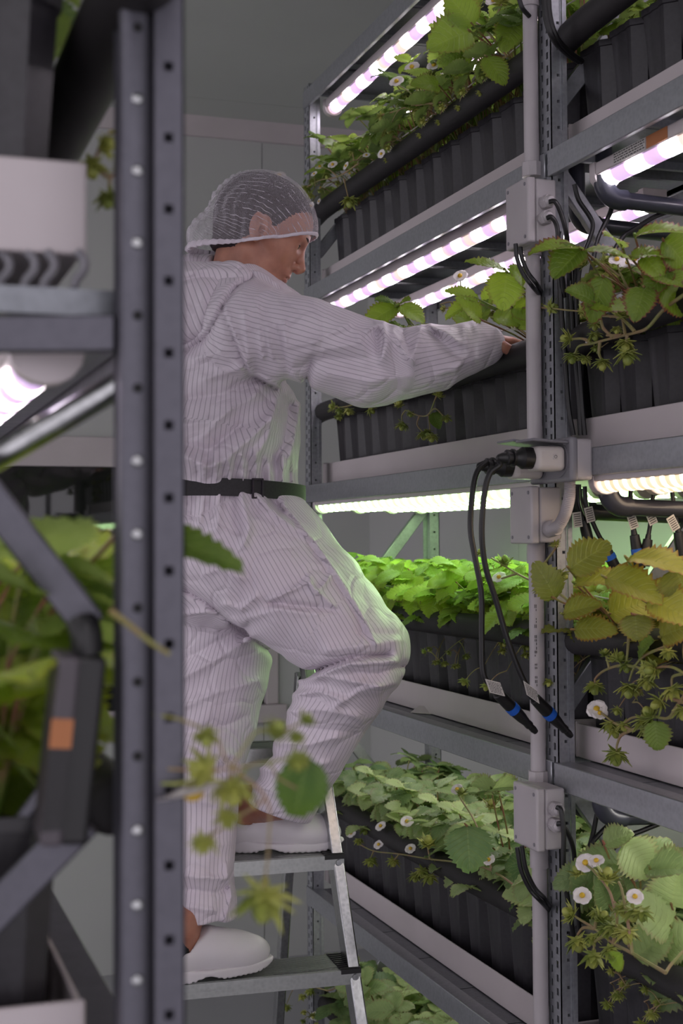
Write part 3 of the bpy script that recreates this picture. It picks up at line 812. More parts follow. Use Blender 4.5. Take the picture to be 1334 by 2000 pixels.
# --- socket with two plugs
sy0 = 2.222; sx = 1.187
z1, z0 = zat(852, sx, sy0), zat(940, sx, sy0); sy1 = 2.385
so = empty('wall_socket', (sx, sy0, z0), 'grey double socket with open lids mounted on the post', 'socket')
mb = MB(); mb.box((sx+.010, sy0+.003, z0+.003), (1.2315, sy1-.003, z1-.003)); mb.build('back_box', M['conduit'], so, bevel=.006, seg=3)
mb = MB(); mb.box((sx-.002, sy0-.001, z0), (sx+.014, sy1, z1)); mb.build('front_frame', M['conduit_dark'], so, bevel=.006, seg=3)
for i, yy in enumerate((sy0+.040, sy0+.118)):
    mb = MB(); mb.tube([(sx-.004, yy, (z0+z1)/2), (sx-.001, yy, (z0+z1)/2)], .031, 24); mb.build('socket_face', M['conduit_dark'], so, smooth=True)
    # lid hinged at the top, lifted open over the plug
    mb = MB(); mb.bar((sx-.001, yy, z1-.010), (sx-.072, yy, z1-.006+.004*i), .070, .005, (0, 0, 1)); mb.build('lid', M['conduit_dark'], so, bevel=.002)
    mb = MB(); mb.tube([(sx-.004, yy-.026, z1-.010), (sx-.004, yy+.026, z1-.010)], .005, 10); mb.build('hinge', M['conduit_dark'], so, smooth=True)
zc = (z0+z1)/2
M['adapter'] = simple('white_adapter_plastic', '#b5aeab', .4, 0, .03)
for i, (yy, dz, nm) in enumerate(((sy0+.034, 0.002, 'nearer'), (sy0+.118, -.008, 'farther'))):
    g = empty('plug_adapter', (sx-.004, yy, zc+dz), 'white round-ended plug adapter, the %s of the two in the socket' % nm, 'adapter', 'white plug adapters')
    mb = MB(); mb.box((sx-.062, yy-.024, zc+dz-.023), (sx-.0045, yy+.024, zc+dz+.021)); mb.build('housing', M['adapter'], g, bevel=.010, seg=4)
    if i == 0:
        mb = MB(); c = Vector((sx-.026, yy-.0242, zc+dz+.002))
        mb.box((c.x-.005, c.y-.0008, c.z-.005), (c.x+.005, c.y+.001, c.z+.005)); mb.build('power_button', M['adapter'], g, bevel=.001)
        mb = MB(); mb.tube([c+Vector((.0026*math.cos(a), -.0011, .0026*math.sin(a))) for a in [R(120+x*300/12) for x in range(13)]], .0004, 5); mb.tube([c+Vector((0, -.0011, .0005)), c+Vector((0, -.0011, .0034))], .0004, 5); mb.build('power_symbol', M['ink'], g)
ca = {}
for i, (yy, dz, path, nm) in enumerate((
    (sy0+.034, .002, [(976, 908), (957, 925), (946, 965), (941, 1040), (948, 1105), (968, 1170), (990, 1245), (1012, 1305), (1036, 1356)], 'right'),
    (sy0+.118, -.008, [(952, 903), (934, 918), (924, 955), (919, 1030), (929, 1095), (940, 1160), (941, 1245), (944, 1315), (963, 1345)], 'left'))):
    a = Vector((sx-.062, yy, zc+dz))
    g = empty('power_cord', tuple(a), 'black power cord with round plug and blue-ringed connector, %s of the pair' % nm, 'power cord', 'black power cords')
    mb = MB(); d = (-1, 0, 0)
    mb.lathe(a+Vector((.003, 0, 0)), a+Vector((-1, 0, 0)), [(0, .0185), (.004, .0195), (.020, .0195), (.026, .015), (.034, .0125), (.036, .016), (.040, .016), (.041, .012), (.045, .012), (.046, .0145), (.050, .0145), (.051, .0105), (.058, .009), (.066, .006)], 20)
    mb.build('plug', M['black'], g, smooth=True, sharp=30)
    e = a+Vector((-.062, 0, 0))
    Y = [e.y]*1; n = len(path); pts = [e+Vector((.01, 0, 0)), e]
    yend = 2.28 if i == 0 else 2.30
    for k, (px, py) in enumerate(path): pts.append(on_y(px, py, e.y+(yend-e.y)*min(1, (k+1)/n*1.6)))
    mb = MB(); mb.tube(catmull(pts, 10), .0052, 12); mb.build('cable', M['black'], g, smooth=True)
    # connector with a blue ring
    p0 = pts[-1]; cxy = ((1118, 1440), (1049, 1432))[i]; q = on_y(cxy[0], cxy[1], yend+.03); dd = (q-p0).normalized(); L = (q-p0).length
    mb = MB(); mb.lathe(p0-dd*.004, q, [(0, .0052), (.010, .007), (.018, .0075), (.019, .0105), (.055*1, .0115), (.058, .0108), (.072, .0108), (.074, .0112), (L-.045, .010), (L-.03, .0075), (L-.02, .008), (L-.018, .006), (L-.008, .0065), (L, .005)], 16); mb.build('connector', M['black'], g, smooth=True, sharp=30)
    mb = MB(); mb.lathe(p0+dd*.0535, q, [(0, .0122), (.0125, .0122)], 18); mb.build('locking_ring', M['blue'], g, smooth=True)['label'] = 'blue locking ring'
    lc = on_y((1038, 967)[i], (1352, 1343)[i], yend-.012)
    mb = MB(); u = (on_y(lc.x*0+(1010, 940)[i]+30, (1330, 1342)[i], yend-.012)-lc)
    ax = Vector((.94, 0, -.25)) if i == 1 else Vector((.80, 0, -.55)); ay = Vector((-.35, 0, .94)).normalized() if i == 1 else Vector((-.25, 0, .95)).normalized(); ax.normalize()
    def quad(mb, c, ax, ay, w, h, off, th=.0008):
        vs = [c+ax*(sx_*w/2)+ay*(sy_*h/2)+Vector((0, o, 0)) for o in (off, off+th) for sx_, sy_ in ((-1, -1), (1, -1), (1, 1), (-1, 1))]
        mb.add(vs, [(0, 1, 2, 3), (7, 6, 5, 4), (0, 4, 5, 1), (1, 5, 6, 2), (2, 6, 7, 3), (3, 7, 4, 0)])
    quad(mb, lc, ax, ay, .030, .026, 0); mb.build('tag_label', M['label'], g)['label'] = 'white printed tag'
    mb = MB()
    for r_ in range(7):
        c = lc+ay*(.0095-r_*.0032); xx = -.012
        while xx < .011:
            ln = rnd.uniform(.002, .006); quad(mb, c+ax*(xx+ln/2), ax, ay, ln, .0013, -.0006, .0005); xx += ln+.0012
    mb.build('tag_print', M['ink'], g)
# ribbed hose from socket to middle box
hp = [P3(1113, 938, 2.255), P3(1112, 970, 2.26), P3(1104, 1003, 2.28), P3(1090, 1027, 2.30), P3(1070, 1036, b2y)]
Q = catmull(hp, 22); mb = MB(); rs = [.0088+.0022*(i % 2) for i in range(len(Q))]
hose = empty('corrugated_hose', tuple(hp[0]), 'light grey ribbed hose linking socket to the junction box below', 'hose')
mb.tube(Q, rs, 14); mb.build('ribbed_tube', M['conduit'], hose, smooth=True, sharp=20)
mb = MB(); c = P3(1072, 1034, b2y); mb.tube([c+Vector((0, .001, 0)), c+Vector((.004, -.024, .004))], .0155, 16); mb.build('collar', M['conduit'], hose, smooth=True, bevel=.001)

# --- water pipes with elbows below the shelves
def elbow_pipe(corner, up, length, r, label, y):
    c = on_y(corner[0], corner[1], y); g = empty('drain_pipe', tuple(c), label, 'pipe', 'dark grey drain pipes under the shelves')
    R2 = .032; pts = [c+Vector((0, 0, R2+.012)), c+Vector((0, 0, R2))]
    for k in range(1, 9):
        a = R(90*k/8); pts.append(c+Vector((R2-R2*math.cos(a), 0, R2-R2*math.sin(a))))
    pts.append(c+Vector((R2+.012, 0, 0)))
    mb = MB(); mb.tube(pts, r*1.22, 18); mb.build('elbow', M['pipe'], g, smooth=True, sharp=50)
    mb = MB(); mb.tube([c+Vector((R2, 0, 0)), c+Vector((length, 0, -.012))], r, 18); mb.build('pipe', M['pipe'], g, smooth=True, sharp=50)
    mb = MB(); mb.tube([c+Vector((0, 0, R2)), c+Vector((0, 0, R2+up))], r, 18); mb.build('riser', M['pipe'], g, smooth=True, sharp=50)
for (cpt, y, up, nm, lv) in (((1180, 388), 2.27, .07, 'front', 'top'), ((1128, 438), 2.42, .13, 'rear', 'top'),
                     ((1188, 990), 2.27, .035, 'front', 'second'), ((1120, 1000), 2.42, .02, 'rear', 'second'),
                     ((1176, 1598), 2.27, .03, 'front', 'third'), ((1122, 1582), 2.42, .02, 'rear', 'third')):
    p = on_y(cpt[0], cpt[1], y)
    elbow_pipe(cpt, up, .36, .0155, 'dark plastic drain pipe with elbow under %s shelf, %s one' % (lv, nm), y)

# --- small black cables and connectors under the shelves of the near bay
k = 0
for pts, y, lb in (
    (((1122, 360), (1130, 390), (1150, 420), (1158, 440), (1150, 470), (1135, 510), (1128, 560)), 2.34, 'under the top shelf, looping left'),
    (((1200, 380), (1192, 415), (1180, 440), (1168, 465), (1160, 500), (1150, 560)), 2.30, 'under the top shelf, straight one'),
    (((1350, 400), (1300, 415), (1270, 428), (1235, 450), (1215, 465), (1190, 510), (1180, 560)), 2.28, 'under the top shelf, slanting right'),
    (((1170, 1570), (1164, 1600), (1158, 1630), (1148, 1670), (1142, 1730)), 2.32, 'under the third shelf, first from the post'),
    (((1190, 1610), (1170, 1630), (1155, 1650), (1138, 1690), (1130, 1740)), 2.31, 'under the third shelf, second from the post'),
    (((1215, 1612), (1195, 1632), (1182, 1648), (1168, 1690), (1160, 1740)), 2.30, 'under the third shelf, third from the post'),
    (((1290, 1608), (1255, 1622), (1215, 1640), (1185, 1680), (1170, 1740)), 2.28, 'under the third shelf, farthest from the post')):
    cable([P3(a, b, y) for a, b in pts], .0045, 'thin black cable ' + lb, 'thin black cables under the shelves')
for i, (pts, y, ring, tagp) in enumerate((
    (((1128, 950), (1130, 985), (1142, 1020), (1150, 1060)), 2.36, False, (1128, 1015)),
    (((1142, 950), (1146, 990), (1162, 1030), (1180, 1065), (1204, 1112)), 2.34, True, (1152, 1005)),
    (((1232, 950), (1232, 1000), (1240, 1050), (1250, 1110)), 2.30, True, (1236, 1018)),
    (((1276, 955), (1272, 1010), (1264, 1060), (1258, 1105)), 2.29, False, (1272, 1010)),
    (((1312, 955), (1318, 1000), (1326, 1045), (1332, 1085)), 2.27, False, (1315, 1022)))):
    P = [P3(a, b, y) for a, b in pts]
    g = empty('hanging_connector', tuple(P[0]), 'black cable connector hanging under second shelf, %s from the left' % ordw[i], 'connector', 'hanging cable connectors')
    Q = catmull(P, 6); mb = MB(); mb.tube(Q[:-7], .0042, 10); mb.build('cable', M['black'], g, smooth=True)
    a, b = Q[-9], Q[-1]; L = (b-a).length; mb = MB(); mb.lathe(a, b, [(0, .005), (L*.15, .006), (L*.16, .009), (L*.5, .0105), (L, .0105)], 14); mb.build('connector', M['black'], g, smooth=True, sharp=30)
    if ring:
        mb = MB(); d = (b-a).normalized(); mb.lathe(a+d*L*.5, b, [(0, .0115), (.010, .0115)], 16); mb.build('locking_ring', M['blue'], g, smooth=True)['label'] = 'blue locking ring'
    c = P3(tagp[0], tagp[1], y-.012); mb = MB(); ax = Vector((.93, 0, .12+.1*i)).normalized(); ay = Vector((-ax.z, 0, ax.x)); quad(mb, c, ax, ay, .018, .028, 0)
    mb.build('tag_label', M['label'], g)['label'] = 'white printed tag'
    mb = MB()
    for r_ in range(6): quad(mb, c+ay*(.010-r_*.004), ax, ay, .013, .0014, -.0006, .0005)
    mb.build('tag_print', M['ink'], g)

# printed marks running down the pipe beside the third shelf
mk = bpy.data.objects['conduit_pipe.002'] if 'conduit_pipe.002' in bpy.data.objects else None
if mk:
    mb = MB(); ca = Vector((CAM.x-PX_, CAM.y-PY_, 0)).normalized(); tn = Vector((-ca.y, ca.x, 0)); pt = Vector((PX_, PY_, 0))+ca*(PR+.0001)-tn*.002
    yy = 1135
    while yy < 1335:
        ln = rnd.uniform(3, 7); zt, zb = zat(yy), zat(yy+ln)
        for q in (-.0016, .0010):
            if rnd.random() < .75: c = pt+tn*q; mb.box((c.x-.0005, c.y-.0005, zb), (c.x+.0005, c.y+.0003, zt))
        yy += ln+rnd.choice([2, 2, 3, 14])
    mb.build('pipe_print', M['ink'], mk)
# ------------------------------------------------------------------ left rack, close to the lens
ZL = .98
pc = W(361, 1000, ZL); LX, LY = pc.x, pc.y
xl_ = W(236, 1000, ZL).x
lr = empty('shelving_rack', (LX, LY, 0), 'galvanised shelving rack on the left, its perforated post close to the lens', 'shelving rack')
def left_post(y0):
    mb = MB(); w = LX-on_y(236, 1000, LY).x
    holes = []
    z = zat(130, LX-.01, y0) if y0 == LY else .05
    while z > 0: z -= .05
    zs = [z+.05*k for k in range(1, 60) if .02 < z+.05*k < 2.92]
    wa = w*.44
    perforated(mb, (LX, y0), (-1, 0), (0, -1), wa, 0, 2.93, [(wa*.40, wa*.40+.0065, z_, .0065) for z_ in zs], .002)
    mb.box((LX-.0015, y0, 0), (LX, y0+.045, 2.93))                         # aisle face
    mb.box((LX-wa-.0015, y0, 0), (LX-wa, y0+.014, 2.93)); mb.box((LX-wa-w*.08, y0+.013, 0), (LX-wa, y0+.0145, 2.93))
    # rounded inner lip
    pr = []
    x0 = LX-w*.52; x1 = LX-w
    n = 10
    for k in range(n+1):
        a = math.pi*k/n; pr.append((x0+(x1-x0)*(.5-.5*math.cos(a)), y0+.010-.010*math.sin(a)**.6))
    pr2 = [(p[0], p[1]+.0015) for p in pr[::-1]]
    mb.extrude(pr+pr2, 'z', 0, 2.93)
    mb.box((LX-.0015-w*.9, y0+.0435, 0), (LX, y0+.045, 2.93))
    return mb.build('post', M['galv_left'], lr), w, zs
po, lw, zs = left_post(LY)
# bolts and dark holes down the rounded lip
for i, z in enumerate(zs):
    zz = z+.025; p = None
    py = 1060-(zz-1.6)*FPX/ZL
    if py < -60 or py > 2060: continue
    c = Vector((LX-lw*.74, LY-.0002, zz)); mb = MB()
    dark = not (180 < py < 540 or 880 < py < 1100 or py > 1600)
    if dark: mb.tube([c+Vector((0, .002, 0)), c+Vector((0, -.0004, 0))], .0034, 12); mb.build('bolt_hole', M['void'], lr)
    else: mb.sphere(c, .0042, 12, 8, (1, .5, 1)); mb.build('bolt_head', M['alu'], lr, smooth=True)
BML = [2.93, 2.35, 1.785, 1.205, .63, .06]
rack_post(lr, LX-.36, LY, -1, 0, 2.93, fine=False)
LYE = LY+1.5
rack_post(lr, LX, LYE, -1, 0, 2.93, fine=False); rack_post(lr, LX-.36, LYE, -1, 0, 2.93, fine=False)
for z in BML:
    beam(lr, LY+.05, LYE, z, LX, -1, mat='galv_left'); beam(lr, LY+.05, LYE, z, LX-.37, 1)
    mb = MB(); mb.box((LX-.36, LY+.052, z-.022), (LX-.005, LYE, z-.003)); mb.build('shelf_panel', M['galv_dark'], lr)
# cross tie, tubes and braces of the end frame
def lbar(a, b, w, h, z=.99, nm='brace', m='galv_left', rnd_=False):
    A = W(a[0], a[1], z); B = W(b[0], b[1], z); mb = MB()
    if rnd_: mb.tube([A, B], w/2, 20)
    else: mb.bar(A, B, h, w, (0, 0, 1))
    return mb.build(nm, M[m], lr, smooth=rnd_, bevel=0 if rnd_ else .002)
lbar((-150, 655), (228, 652), .026, .012, 1.0, 'cross_tie')
lbar((-160, 985), (262, 735), .020, .020, 1.03, 'brace', 'alu', True)
lbar((-90, 880), (178, 1225), .024, .010, .985)
lbar((-130, 1905), (165, 1600), .026, .010, .985)
lbar((-60, 1740), (112, 1505), .010, .010, 1.02)
# gutters, tubes, lights, plants of the left rack
for k, z in ((1, BML[2]), (2, BML[3])):
    g = gutter(LY+.085, LYE+.03, z+.03 if k == 1 else z+.001, LX-.062, LX-.062-.275, -1) if False else None
    x0, x1 = LX-.062-.26, LX-.058; y0, y1 = LY+.075, LYE+.02; zz = z+(.027 if k == 1 else .001); h = .066
    g = empty('plant_gutter', (x1, y0, zz), 'white plastic plant gutter on the left rack, %s of the two' % ('upper' if k == 1 else 'lower'), 'gutter', 'white plant gutters on the left rack')
    mb = MB(); mb.extrude([(x0, zz), (x1, zz), (x1, zz+h), (x1-.004, zz+h), (x1-.004, zz+.004), (x0+.004, zz+.004), (x0+.004, zz+h), (x0, zz+h)], 'y', y0+.004, y1); mb.build('channel', M['pvc'], g, bevel=.001, seg=1)
    mb = MB(); mb.box((x0-.002, y0, zz-.001), (x1+.002, y0+.005, zz+h+.002)); mb.build('end_cap', M['pvc'], g, bevel=.006, seg=3)
    if k == 1:
        for cx in (160, 100, 62, 12):
            c = W(cx, 528, 1.03); mb = MB(); zt = zz; zb = z
            mb.tube(catmull([(c.x-.004, c.y, zt), (c.x+.0015, c.y, zt-.006), (c.x+.0015, c.y, (zt+zb)/2), (c.x-.004, c.y, zb+.006), (c.x-.006, c.y, zb)], 6), .0035, 8)
            mb.build('clip', M['conduit_dark'], g, smooth=True)
    xt = LX-.058+.026; zt = z+.205
    o = foam_tube([(xt, LY-.10, zt+.005), (xt, LY+.2, zt+.004), (xt, (y0+y1)/2, zt), (xt, y1, zt)], .028) if k == 1 else foam_tube([(xt-.002, LY+.09, zt), (xt-.002, (y0+y1)/2, zt), (xt, y1, zt)], .024)
    tag(o, 'black foam tube along the pots of the left rack, %s one' % ('upper' if k == 1 else 'lower'), 'tube', 'black foam tubes of the left rack')
    mat = 'leaf_lush' if k == 2 else 'leaf_top'
    protos = [plant_proto('potted_strawberry_plant', 900+i+10*k, mat, 11 if k == 2 else 7, .095 if k == 2 else .055, .20 if k == 2 else .09, .095, 0, 3, .2, (.1, 0), .5, 1) for i in range(2)]
    used = [0, 0]
    for row in (0, 1):
        for i in range(5):
            j = (i+row) % 2
            if used[j]: o = copy_tree(protos[j])
            else: o = protos[j]; used[j] = 1
            o.location = (x1-.066-row*.137, y0+.062+i*.118, zz+.005)
            o.rotation_euler = (0, 0, math.pi+rnd.uniform(-.03, .03))
            tag(o, 'potted strawberry plant on the left rack, %s shelf, %s row, %s from the post' % (('upper', 'lower')[k-1], ('aisle-side', 'inner')[row], ordw[i]), 'plant', 'potted strawberry plants on the left rack')
            PLANT[('left', k, row, i)] = o
# LED bars under the upper shelf
for i, xx in enumerate((LX-.085, LX-.27)):
    g = led_bar(xx, LY+.07, LYE, BML[2]-.024, 'led_pink', 'near')
    tag(g, 'glowing LED bar with rounded end cap under the left rack shelf, %s one' % ('aisle-side', 'inner')[i], 'light', 'LED bars of the left rack')
    c = Vector((xx, LY+.069, BML[2]-.024-.016)); mb = MB(); mb.tube([c, c+Vector((0, .0012, 0))], .0055, 14); mb.build('cable_hole', M['void'], g)
# black LED driver with orange label strapped to the frame
a0, a1 = W(165, 1275, .965), W(128, 1640, .965)
d = (a1-a0).normalized(); drv = empty('led_driver', tuple(a1), 'black finned power supply box with orange sticker beside the left post', 'power supply')
mb = MB(); mb.bar(a0, a1, .026, .034, (0, 1, 0)); mb.build('housing', M['black'], drv, bevel=.004, seg=3)
s0, s1 = W(128, 1275, .955), W(92, 1640, .955)
M['fin'] = simple('grey_driver_housing', '#4a444a', .5, 0, .06)
mb = MB(); mb.bar(s0, s1, .015, .04, (0, 1, 0)); mb.build('heat_sink', M['fin'], drv, bevel=.003, seg=3)
mb = MB()
for k in range(24):
    c = s0.lerp(s1, .50+.018*k); mb.bar(c+Vector((-.0072, -.0204, 0)), c+Vector((.0072, -.0204, 0)), .0016, .0016, (0, 1, 0))
mb.build('fins', M['black'], drv)
mb = MB(); mb.bar(s0.lerp(s1, .335)+Vector((-.0005, -.0203, 0)), s0.lerp(s1, .49)+Vector((-.0005, -.0203, 0)), .0145, .0008, (0, 1, 0)); mb.build('sticker', M['label_orange'], drv)['label'] = 'orange sticker'
mb = MB(); mb.tube(catmull([W(160, 1215, .97), W(168, 1240, .965), W(170, 1275, .965)], 5), .011, 12); mb.build('cable_gland', M['black'], drv, smooth=True)
# ------------------------------------------------------------------ implicit surface tools
def _arr(p): return np.array([p[0], p[1], p[2]], dtype=np.float32)
def rcone(P, a, b, r1, r2):
    a, b = _arr(a), _arr(b); d = b-a; L2 = float(d@d)+1e-12
    q = P-a; t = np.clip((q@d)/L2, 0, 1)
    return np.linalg.norm(q - t[..., None]*d, axis=-1) - (r1+(r2-r1)*t)
def ellips(P, c, r, Mx=None):
    q = P-_arr(c)
    if Mx is not None: q = q @ np.array(Mx, dtype=np.float32)
    r = np.array(r, dtype=np.float32); k = np.linalg.norm(q/r, axis=-1); k2 = np.linalg.norm(q/(r*r), axis=-1)+1e-9
    return k*(k-1)/k2
def smin(a, b, k):
    h = np.clip(.5+.5*(b-a)/k, 0, 1); return b*(1-h)+a*h-k*h*(1-h)
def smax(a, b, k): return -smin(-a, -b, k)
def chain(P, pts, rs, k=.0):
    d = None
    for i in range(len(pts)-1):
        e = rcone(P, pts[i], pts[i+1], rs[i], rs[i+1]); d = e if d is None else (np.minimum(d, e) if k == 0 else smin(d, e, k))
    return d
def surface_nets(fn, lo, hi, h, post=None):
    lo = np.array(lo, dtype=np.float32); hi = np.array(hi, dtype=np.float32)
    n = np.ceil((hi-lo)/h).astype(int)+1
    xs = [lo[i]+h*np.arange(n[i], dtype=np.float32) for i in range(3)]
    F = np.empty(tuple(n), dtype=np.float32)
    YY, ZZ = np.meshgrid(xs[1], xs[2], indexing='ij'); st = max(1, int(600000/(n[1]*n[2])))
    for i in range(0, n[0], st):
        xx = xs[0][i:i+st]; P = np.empty((len(xx), n[1], n[2], 3), dtype=np.float32)
        P[..., 0] = xx[:, None, None]; P[..., 1] = YY; P[..., 2] = ZZ
        f = fn(P)
        if post is not None:
            m = np.abs(f) < .045
            if m.any(): f[m] = f[m] - post(P[m])
        F[i:i+st] = f
    S = F < 0
    c = sum(S[i:n[0]-1+i, j:n[1]-1+j, k:n[2]-1+k].astype(np.int8) for i in (0, 1) for j in (0, 1) for k in (0, 1))
    act = (c > 0) & (c < 8); idx = -np.ones(act.shape, dtype=np.int64); ci = np.argwhere(act); idx[act] = np.arange(len(ci))
    acc = np.zeros((len(ci), 3)); cnt = np.zeros(len(ci))
    I, J, K = ci.T
    for ax in range(3):
        o = [a for a in range(3) if a != ax]
        for u in (0, 1):
            for v in (0, 1):
                off = [0, 0, 0]; off[o[0]] = u; off[o[1]] = v; off2 = list(off); off2[ax] = 1
                f0 = F[I+off[0], J+off[1], K+off[2]]; f1 = F[I+off2[0], J+off2[1], K+off2[2]]
                m = (f0 < 0) != (f1 < 0); t = f0[m]/(f0[m]-f1[m])
                q = np.stack([np.full(m.sum(), off[a], float) for a in range(3)], 1); q[:, ax] = t
                acc[m] += q; cnt[m] += 1
    V = lo + h*(ci + acc/cnt[:, None]); faces = []
    for ax in range(3):
        o = [a for a in range(3) if a != ax]
        sl0 = [slice(None)]*3; sl1 = [slice(None)]*3; sl0[ax] = slice(0, n[ax]-1); sl1[ax] = slice(1, n[ax])
        ch = S[tuple(sl0)] != S[tuple(sl1)]; e = np.argwhere(ch); flip = S[tuple(sl0)][ch]
        ok = (e[:, o[0]] > 0) & (e[:, o[1]] > 0) & (e[:, o[0]] < n[o[0]]-1) & (e[:, o[1]] < n[o[1]]-1)
        e = e[ok]; flip = flip[ok]; q = []
        for u, v in ((-1, -1), (0, -1), (0, 0), (-1, 0)):
            c_ = e.copy(); c_[:, o[0]] += u; c_[:, o[1]] += v; q.append(idx[c_[:, 0], c_[:, 1], c_[:, 2]])
        q = np.stack(q, 1)
        if ax == 1: flip = ~flip
        q[~flip] = q[~flip][:, ::-1]; faces.append(q)
    return V.astype(np.float32), np.concatenate(faces)
def np_mesh(name, V, Fc, mats, smooth=True):
    me = bpy.data.meshes.new(name); me.vertices.add(len(V)); me.vertices.foreach_set('co', np.asarray(V, dtype=np.float32).ravel())
    me.loops.add(Fc.size); me.loops.foreach_set('vertex_index', Fc.astype(np.int32).ravel())
    me.polygons.add(len(Fc)); me.polygons.foreach_set('loop_start', np.arange(0, Fc.size, Fc.shape[1], dtype=np.int32))
    me.polygons.foreach_set('loop_total', np.full(len(Fc), Fc.shape[1], dtype=np.int32))
    for m in (mats if isinstance(mats, (list, tuple)) else [mats]): me.materials.append(m)
    me.polygons.foreach_set('use_smooth', [smooth]*len(Fc)); me.update(calc_edges=True); me.validate(); return me
def merge(parts):
    V, Fc, b = [], [], 0
    for v, f in parts: V.append(v); Fc.append(f+b); b += len(v)
    return np.concatenate(V), np.concatenate(Fc)
def bounds(pts, rs, pad=.03):
    A = np.array([[p[0], p[1], p[2]] for p in pts]); r = np.array(rs)[:, None]
    return (A-r).min(0)-pad, (A+r).max(0)+pad
def to_px(P):
    q = P - _arr(CAM); z = q@_arr(_F); return CX+FPX*(q@_arr(_Rv))/z, CY-FPX*(q@_arr(_Uv))/z

# ------------------------------------------------------------------ materials of the person
def skin_mat():
    t = NT('skin'); geo = t.n('ShaderNodeNewGeometry').outputs['Position']
    c = t.ramp(t.noise(35, 4, geo), [(.3, hexc('#9f6c5b')), (.7, hexc('#b5806b'))])
    t.l(c, t.b.inputs['Base Color']); t.b.inputs['Roughness'].default_value = .42
    t.b.inputs['Subsurface Weight'].default_value = .25; t.b.inputs['Subsurface Radius'].default_value = (.012, .005, .003)
    t.b.inputs['Subsurface Scale'].default_value = 1
    t.bump(t.noise(420, 2, geo), .12, .0006); return t.m
M['skin'] = skin_mat()
def suit_mat():
    t = NT('white_pinstriped_coverall_fabric'); at = t.n('ShaderNodeAttribute', attribute_name='stripe')
    geo = t.n('ShaderNodeNewGeometry').outputs['Position']
    f = t.math('FRACT', t.math('MULTIPLY', at.outputs['Fac'], 1/.0098))
    ln = t.ramp(t.math('ABSOLUTE', t.math('SUBTRACT', f, .5)), [(.0, (1, 1, 1, 1)), (.05, (1, 1, 1, 1)), (.11, (0, 0, 0, 1))])
    base = t.ramp(t.noise(9, 3, geo), [(.3, hexc('#cdc2cd')), (.7, hexc('#d6cdd6'))])
    c = t.mix(t.math('MULTIPLY', ln, .46), base, hexc('#4e4756'))
    t.l(c, t.b.inputs['Base Color']); t.b.inputs['Roughness'].default_value = .5
    t.b.inputs['Sheen Weight'].default_value = .15
    # crisp paper-like creases
    nd = t.n('ShaderNodeTexVoronoi', feature='DISTANCE_TO_EDGE'); nd.inputs['Scale'].default_value = 11
    w = t.n('ShaderNodeTexNoise'); w.inputs['Scale'].default_value = 6; t.l(geo, w.inputs['Vector'])
    vm = t.n('ShaderNodeVectorMath', operation='MULTIPLY_ADD'); t.l(w.outputs['Color'], vm.inputs[0]); vm.inputs[1].default_value = (.12, .12, .12); t.l(geo, vm.inputs[2]); t.l(vm.outputs[0], nd.inputs['Vector'])
    h = t.math('ADD', t.math('MULTIPLY', t.math('MINIMUM', nd.outputs['Distance'], .09), 3.0), t.math('MULTIPLY', t.noise(28, 3, geo), .5))
    t.bump(h, .7, .010)
    return t.m
M['suit'] = suit_mat()
M['clog'] = simple('white_clog_rubber', '#cfcacf', .35, 0, .02, 8)
M['sock'] = simple('black_sock_knit', '#17151a', .9, 0, .2, 60)
M['belt'] = simple('black_woven_belt', '#1c191d', .6, 0, .3, 220, .0006)
M['hair'] = galv('dark_brown_hair', '#221619', .75, (1, 1, 1), .35, 0)

person = empty('person', tuple(W(420, 1900, 2.93)), 'person in white pinstriped coverall and hair net, standing on the stepladder, reaching into plants', 'person')
RV = _R0.copy(); FH = Vector((math.sin(PSI), math.cos(PSI), 0)); ZV = Vector((0, 0, 1))
